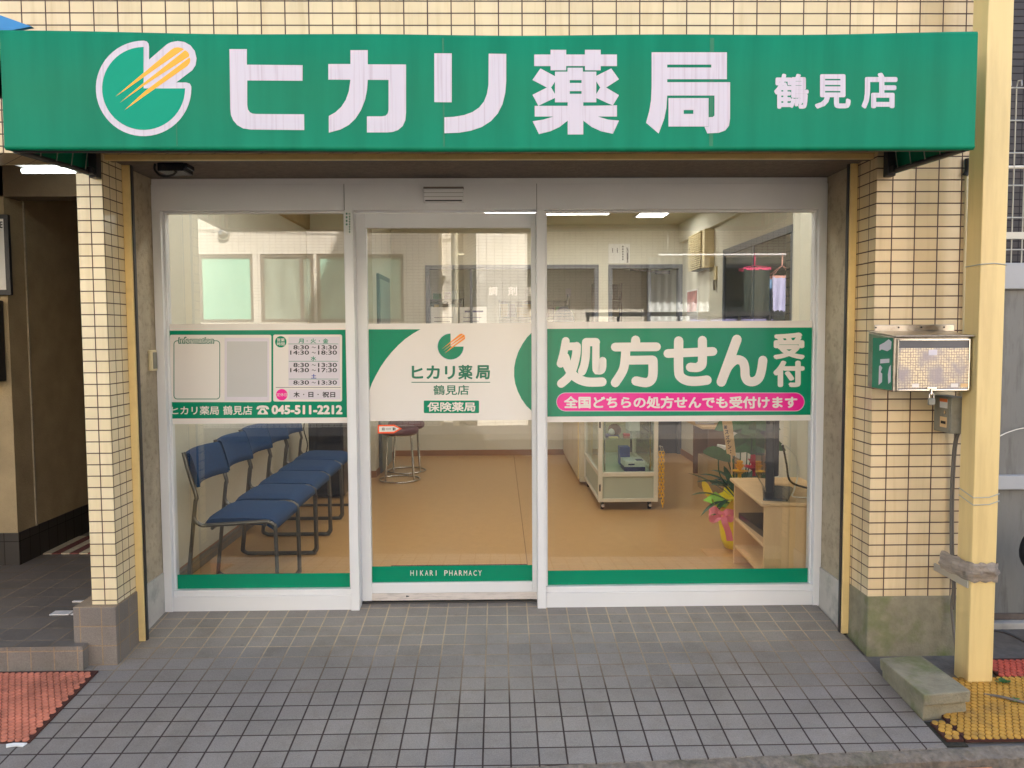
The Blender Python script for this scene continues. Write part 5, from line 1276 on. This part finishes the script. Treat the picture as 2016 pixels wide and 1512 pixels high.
mb = MB(); mb.box(2.0, 2.0945, 4.38, 4.48, 2.03, 2.40); mb.build('control_panel', M['cream_plastic'], lv_, .004)
kh = thing('key_hook', 'small cream plate with keys on the side wall below the louvred box', 'hook', (2.09, 4.3, 1.95))
mb = MB(); mb.box(2.08, 2.0948, 4.26, 4.34, 1.90, 2.03); mb.build('plate', M['cream_plastic'], kh)
mb = MB(); mb.box(2.07, 2.0799, 4.28, 4.32, 1.80, 1.90); mb.build('key', M['steel'], kh)
cal = thing('calendar', 'wall calendar with a pinkish picture on the side wall', 'calendar', (2.09, 5.2, 1.7))
mb = MB(); mb.box(2.088, 2.0947, 5.0, 5.5, 1.45, 1.86); mb.build('sheet', M['paper'], cal)
mb = MB(); mb.box(2.086, 2.0879, 5.03, 5.47, 1.62, 1.84); mb.build('picture', mat('pink_print', S(190, 120, 116), .6, .5, 14, stain=S(150, 150, 90), sscale=12), cal)
# interior window in the side wall
sw = thing('side_window', 'dark framed opening in the side wall by the column', 'window', (2.09, 2.6, 1.6))
mb = MB(); f = .05
ya, yb2 = 2.20, 4.0
mb.box(2.072, 2.0949, ya, yb2, 2.10, 2.155); mb.box(2.072, 2.0949, ya, ya+f, 1.0, 2.0999); mb.box(2.072, 2.0949, yb2-f, yb2, 1.0, 2.0999); mb.box(2.072, 2.0949, ya, yb2, .95, .9999)
mb.build('frame', M['blue_grey'], sw, .002)
mb = MB(); mb.box(2.082, 2.0948, ya+f, yb2-f, 1.0, 2.0999); mb.build('pane', mat('dark_glazing', S(52, 54, 54), .1, .1), sw)
mb = MB(); mb.box(2.076, 2.0819, ya+.9, ya+.93, 1.0, 2.0999); mb.build('meeting_stile', M['blue_grey'], sw)
# side door at the back left
sdr = thing('side_door', 'grey framed door at the back of the waiting room', 'door', (-1.2, 5.0, 0))
mb = MB(); mb.box(-1.2098, -1.185, 4.60, 5.42, .0, 2.0); mb.build('door_frame', M['blue_grey'], sdr, .003)
mb = MB(); mb.box(-1.1848, -1.18, 4.66, 5.36, .01, 1.95); mb.build('door_leaf', mat('grey_green_door', S(150, 160, 156), .4, .03), sdr)
mb = MB(); mb.box(-1.1798, -1.16, 4.70, 4.72, .9, 1.05); mb.build('handle', M['chrome'], sdr)
# dispensary furniture
def shelf_unit(x0, x1, y, h, seed, label, dark='blue_grey'):
    t = thing('medicine_shelf', label, 'shelf', ((x0+x1)/2, y, 0), 'medicine shelves in the dispensary'); rn = random.Random(seed)
    mb = MB(); mb.box(x0, x0+.02, y, y+.3, 0, h); mb.box(x1-.02, x1, y, y+.3, 0, h); mb.box(x0+.02, x1-.02, y+.285, y+.3, 0, h)
    zz = [.3+.26*i for i in range(int((h-.3)/.26)+1)]
    for z in zz: mb.box(x0+.02, x1-.02, y, y+.284, z, z+.02)
    mb.build('shelf_frame', M[dark], t)
    cols = [M['paper'], M['card'], M['navy'], M['plate'], M['sgreen'], M['stake']]
    k = MB()
    for z in zz[2:]:
        x = x0+.03
        while x < x1-.12:
            wd = rn.uniform(.05, .13); hh = rn.uniform(.07, .2)
            k.box(x, x+wd, y+.03, y+.2, z+.0205, z+.02+hh, rn.randrange(6)); x += wd+rn.uniform(.005, .05)
    o = k.build('stored_boxes', cols, t); o['kind'] = 'stuff'
shelf_unit(.0, .95, 7.6, 1.85, 1, 'blue grey medicine shelf seen through the lettered window')
shelf_unit(-1.6, -.5, 8.0, 1.9, 2, 'medicine shelf at the back of the dispensary, left of the other')
shelf_unit(1.35, 1.75, 8.0, 2.1, 3, 'dark shelf visible through the interior door', 'dark_metal')
oc = thing('office_chair', 'navy office chair with its back towards the interior window', 'chair', (.7, 6.3, 0))
mb = MB(); lump(mb, (.78, 6.25, 1.52), .18, 0, 10, 2, (.75, .25, 1.1), .02); mb.build('backrest', M['chair_blue'], oc)
mb = MB(); mb.tube([(.78, 6.3, 1.38), (.78, 6.4, .95), (.78, 6.55, .06)], .025, 8); mb.box(.55, 1.0, 6.3, 6.75, .92, .99); mb.build('support', M['black_plastic'], oc)
st2 = thing('wall_socket', 'white wall socket with two cords on the dispensary back wall', 'socket', (.75, 8.39, 1.9))
mb = MB(); mb.box(.98, 1.06, 8.385, 8.3995, 1.93, 2.05); mb.build('plate', M['plate'], st2)
mb = MB(); mb.tube([(1.01, 8.38, 1.96), (1.0, 8.37, 1.3)], .008, 6); mb.tube([(1.03, 8.38, 1.96), (1.035, 8.37, 1.3)], .008, 6); mb.build('cord', M['black_cable'], st2)

# ================================================================== ACROSS THE STREET (seen in the glass)
op = thing('opposite_building', 'cream tiled house across the street mirrored in the shop glass', 'building', (0, -9, 0))
OY = -8.7
def owall(x0, x1, y0, y1, z0, z1): 
    mb = MB(); mb.box(x0, x1, y0, y1, z0, z1); mb.build('wall', M['tile_opp'], op)
owall(-12, -.98, OY-1, OY, 2.70, 6.6)
owall(-12, -4.95, OY-1, OY, -.17, 2.6999)
owall(-3.98, -3.86, OY-1, OY, -.17, 2.6999); owall(-3.0, -2.95, OY-1, OY, -.17, 2.6999); owall(-1.55, -.98, OY-1, OY, -.17, 2.6999)
for x0, x1 in ((-4.95, -3.98), (-3.86, -3.0), (-2.95, -1.55)): owall(x0, x1, OY-1, OY, -.17, 1.60)
# angled wing and set-back part with a terrace
mb = MB(); pts = [(-.35, -8.38), (.47, -8.55), (.47, -10.5), (-.75, -10.5), (-.55, -9.2)]
mb.prism([(a, c, -.17) for a, c in pts], (0, 0, 6.4)); mb.build('wing_wall', M['tile_opp'], op)
owall(.47, 9, -10.6, -10.2, -.17, 6.6); owall(-.98, -.62, -10.5, -9.6, -.17, 6.6); owall(6.0, 9, -10.2, OY, -.17, 6.6)
mb = MB(); mb.box(.471, 5.999, -10.2, -8.0, 3.5, 3.8); mb.build('balcony_slab', M['tile_opp'], op)
def ow(x0, x1, z0, z1, y, pane, bars=()):
    mb = MB(); f = .05
    mb.box(x0, x1, y-.08, y-.02, z1-f, z1); mb.box(x0, x1, y-.08, y-.02, z0, z0+f); mb.box(x0, x0+f, y-.08, y-.02, z0+f, z1-f); mb.box(x1-f, x1, y-.08, y-.02, z0+f, z1-f)
    for q in bars: mb.box(q-.03, q+.03, y-.075, y-.025, z0+f, z1-f)
    o = mb.build('window', M['opp_frame'], op)
    mb = MB(); mb.box(x0+f, x1-f, y-.06, y-.05, z0+f, z1-f); mb.build('pane', pane, o)
ow(-4.95, -3.98, 1.60, 2.70, OY, M['frost'], (-4.84,)); ow(-3.86, -3.0, 1.60, 2.70, OY, mat('curtained_glass', S(150, 162, 146), .15, .35, 1.6, stretch=(3, 1, .5)), (-3.2,)); ow(-2.95, -1.55, 1.60, 2.70, OY, mat('curtained_glass_b', S(150, 190, 168), .15, .3, 2., stretch=(2, 1, 1.)), (-2.2,))
mb = MB()
vs = []; fs = []
for i in range(61):
    x = 2.7+1.1*i/60; y = -10.05+.03*math.sin(i*.9); vs += [(x, y, .4), (x, y, 2.75)]
for i in range(60): fs.append((2*i, 2*i+1, 2*i+3, 2*i+2))
mb.add(vs, fs, 0, True); mb.add([(a, c-.004, d) for a, c, d in vs], [f[::-1] for f in fs], 0, True); mb.build('curtain', M['curtain'], op)
mb = MB(); mb.box(3.85, 5.3, -10.19, -10.15, .3, 2.75); mb.build('terrace_door', mat('dark_terrace_glass', S(54, 58, 58), .15, .1), op)
mb = MB(); mb.box(1.4, 5.38, -8.52, -8.46, 1.66, 1.73); 
for i in range(9): mb.box(1.42+.49*i, 1.46+.49*i, -8.51, -8.47, -.15, 1.66)
mb.build('terrace_rail', M['dark_metal'], op)
mb = MB(); mb.box(3.1, 4.45, -8.56, -8.53, .9, 1.70); mb.build('privacy_panel', mat('lilac_panel', S(150, 146, 196), .6), op)
mb = MB(); mb.tube([(-.70, -8.5, -.17), (-.70, -8.5, 2.95), (-.70, -8.56, 3.0), (-.70, -8.75, 3.02)], .055, 14); mb.box(-.77, -.55, -8.6, -8.48, 2.66, 2.69); mb.build('drainpipe', M['pipe_cream'], op)
mb = MB(); mb.lathe((-4.42, OY+.001, 3.02), [(.10, 0), (.10, .05), (.08, .09), (.04, .11), (.0, .112)], 20, axis='y'); mb.build('vent_hood', M['chrome'], op)
ped = MB(); ped.box(-12, 9, -8.3, -7.2, -.17, -.08); struct(ped.build('far_pavement', M['ground']))
# laundry
lp = thing('laundry_pole', 'pale horizontal pole on the terrace across the street holding hangers', 'pole', (3.7, -8.6, 2.66))
mb = MB(); mb.tube([(2.6, -8.62, 2.655), (4.78, -8.62, 2.655)], .016, 10); mb.build('bar', M['white_alu'], lp)
mb = MB()
for x in (2.75, 4.7): mb.tube([(x, -8.62, 2.66), (x, -8.62, 3.499)], .008, 6)
mb.build('bracket', M['wire'], lp)
def hanger(x, col, label, drop, wdt):
    t = thing('peg_hanger', label, 'hanger', (x, -8.62, 2.6), 'peg hangers with washing')
    mb = MB(); mb.tube([(x, -8.62, 2.68), (x, -8.62, 2.655), (x, -8.62, 2.48)], .012, 6); mb.build('hook', col, t)
    z = 2.655-drop
    mb = MB()
    for sx_ in (-1, 1):
        for sy_ in (-1, 1): mb.tube([(x, -8.62, 2.48), (x+sx_*wdt, -8.62+sy_*.14, z)], .004, 5)
    for a, c, y0_, y1_ in ((-wdt, wdt, -.14, -.12), (-wdt, wdt, .12, .14), (-wdt, -wdt+.02, -.12, .12), (wdt-.02, wdt, -.12, .12), (-.01, .01, -.12, .12)): mb.box(x+a, x+c, -8.62+y0_, -8.62+y1_, z-.04, z)
    mb.build('peg_frame', col, t); return z-.06
def cloth(x0, x1, z0, z1, y, m, label):
    vs = []; fs = []
    for i in range(17):
        for j in range(7):
            u = i/16; v = j/6; vs.append((x0+(x1-x0)*u, y+.02*math.sin(i*1.3+j*.3)*(.4+v), z1+(z0-z1)*v+.015*math.sin(i*2)*(1 if j in (0, 6) else 0)))
    for i in range(16):
        for j in range(6): a = i*7+j; fs.append((a, a+1, a+8, a+7))
    mb = MB(); mb.add(vs, fs, 0, True); mb.add([(a, c-.006, d) for a, c, d in vs], [f[::-1] for f in fs], 0, True)
    tag(mb.build('washing', m), label, 'cloth', 'washing on the terrace')
z = hanger(4.17, mat('pink_plastic', S(236, 70, 120), .4), 'bright pink peg hanger holding the dark cloth', .22, .22)
cloth(3.95, 4.37, 1.74, z+.03, -8.48, mat('dark_green_cloth', S(56, 64, 56), .9), 'large dark cloth hanging from the pink peg hanger')
z = hanger(4.62, mat('peach_plastic', S(240, 180, 160), .4), 'peach peg hanger holding pale towels', .35, .2)
cloth(4.42, 4.76, 1.74, z+.03, -8.48, mat('lilac_towel', S(206, 204, 236), .9), 'lilac towel on the peach peg hanger')
cloth(4.38, 4.50, 1.76, z+.02, -8.74, mat('blue_towel', S(150, 190, 226), .9), 'light blue towel behind the lilac towel')
cloth(4.72, 4.80, 1.76, z-.02, -8.60, mat('violet_towel', S(130, 124, 190), .9), 'narrow violet cloth at the end of the pole')
# overhead wires in the street
pw = thing('street_wires', 'thin black overhead wires crossing the street', 'wire', (0, -6, 5))
for k, (a, c) in enumerate((((-14, -7.2, 6.5), (12, -5.5, 7.4)), ((-14, -6.8, 6.0), (12, -5.2, 6.6)), ((-14, -6.5, 5.4), (12, -5.0, 6.1)))):
    mb = MB(); mb.tube([(a[0]+(c[0]-a[0])*t, a[1]+(c[1]-a[1])*t, a[2]+(c[2]-a[2])*t-.5*math.sin(math.pi*t)) for t in [i/16 for i in range(17)]], .012, 6); mb.build('wire', M['black_cable'], pw)
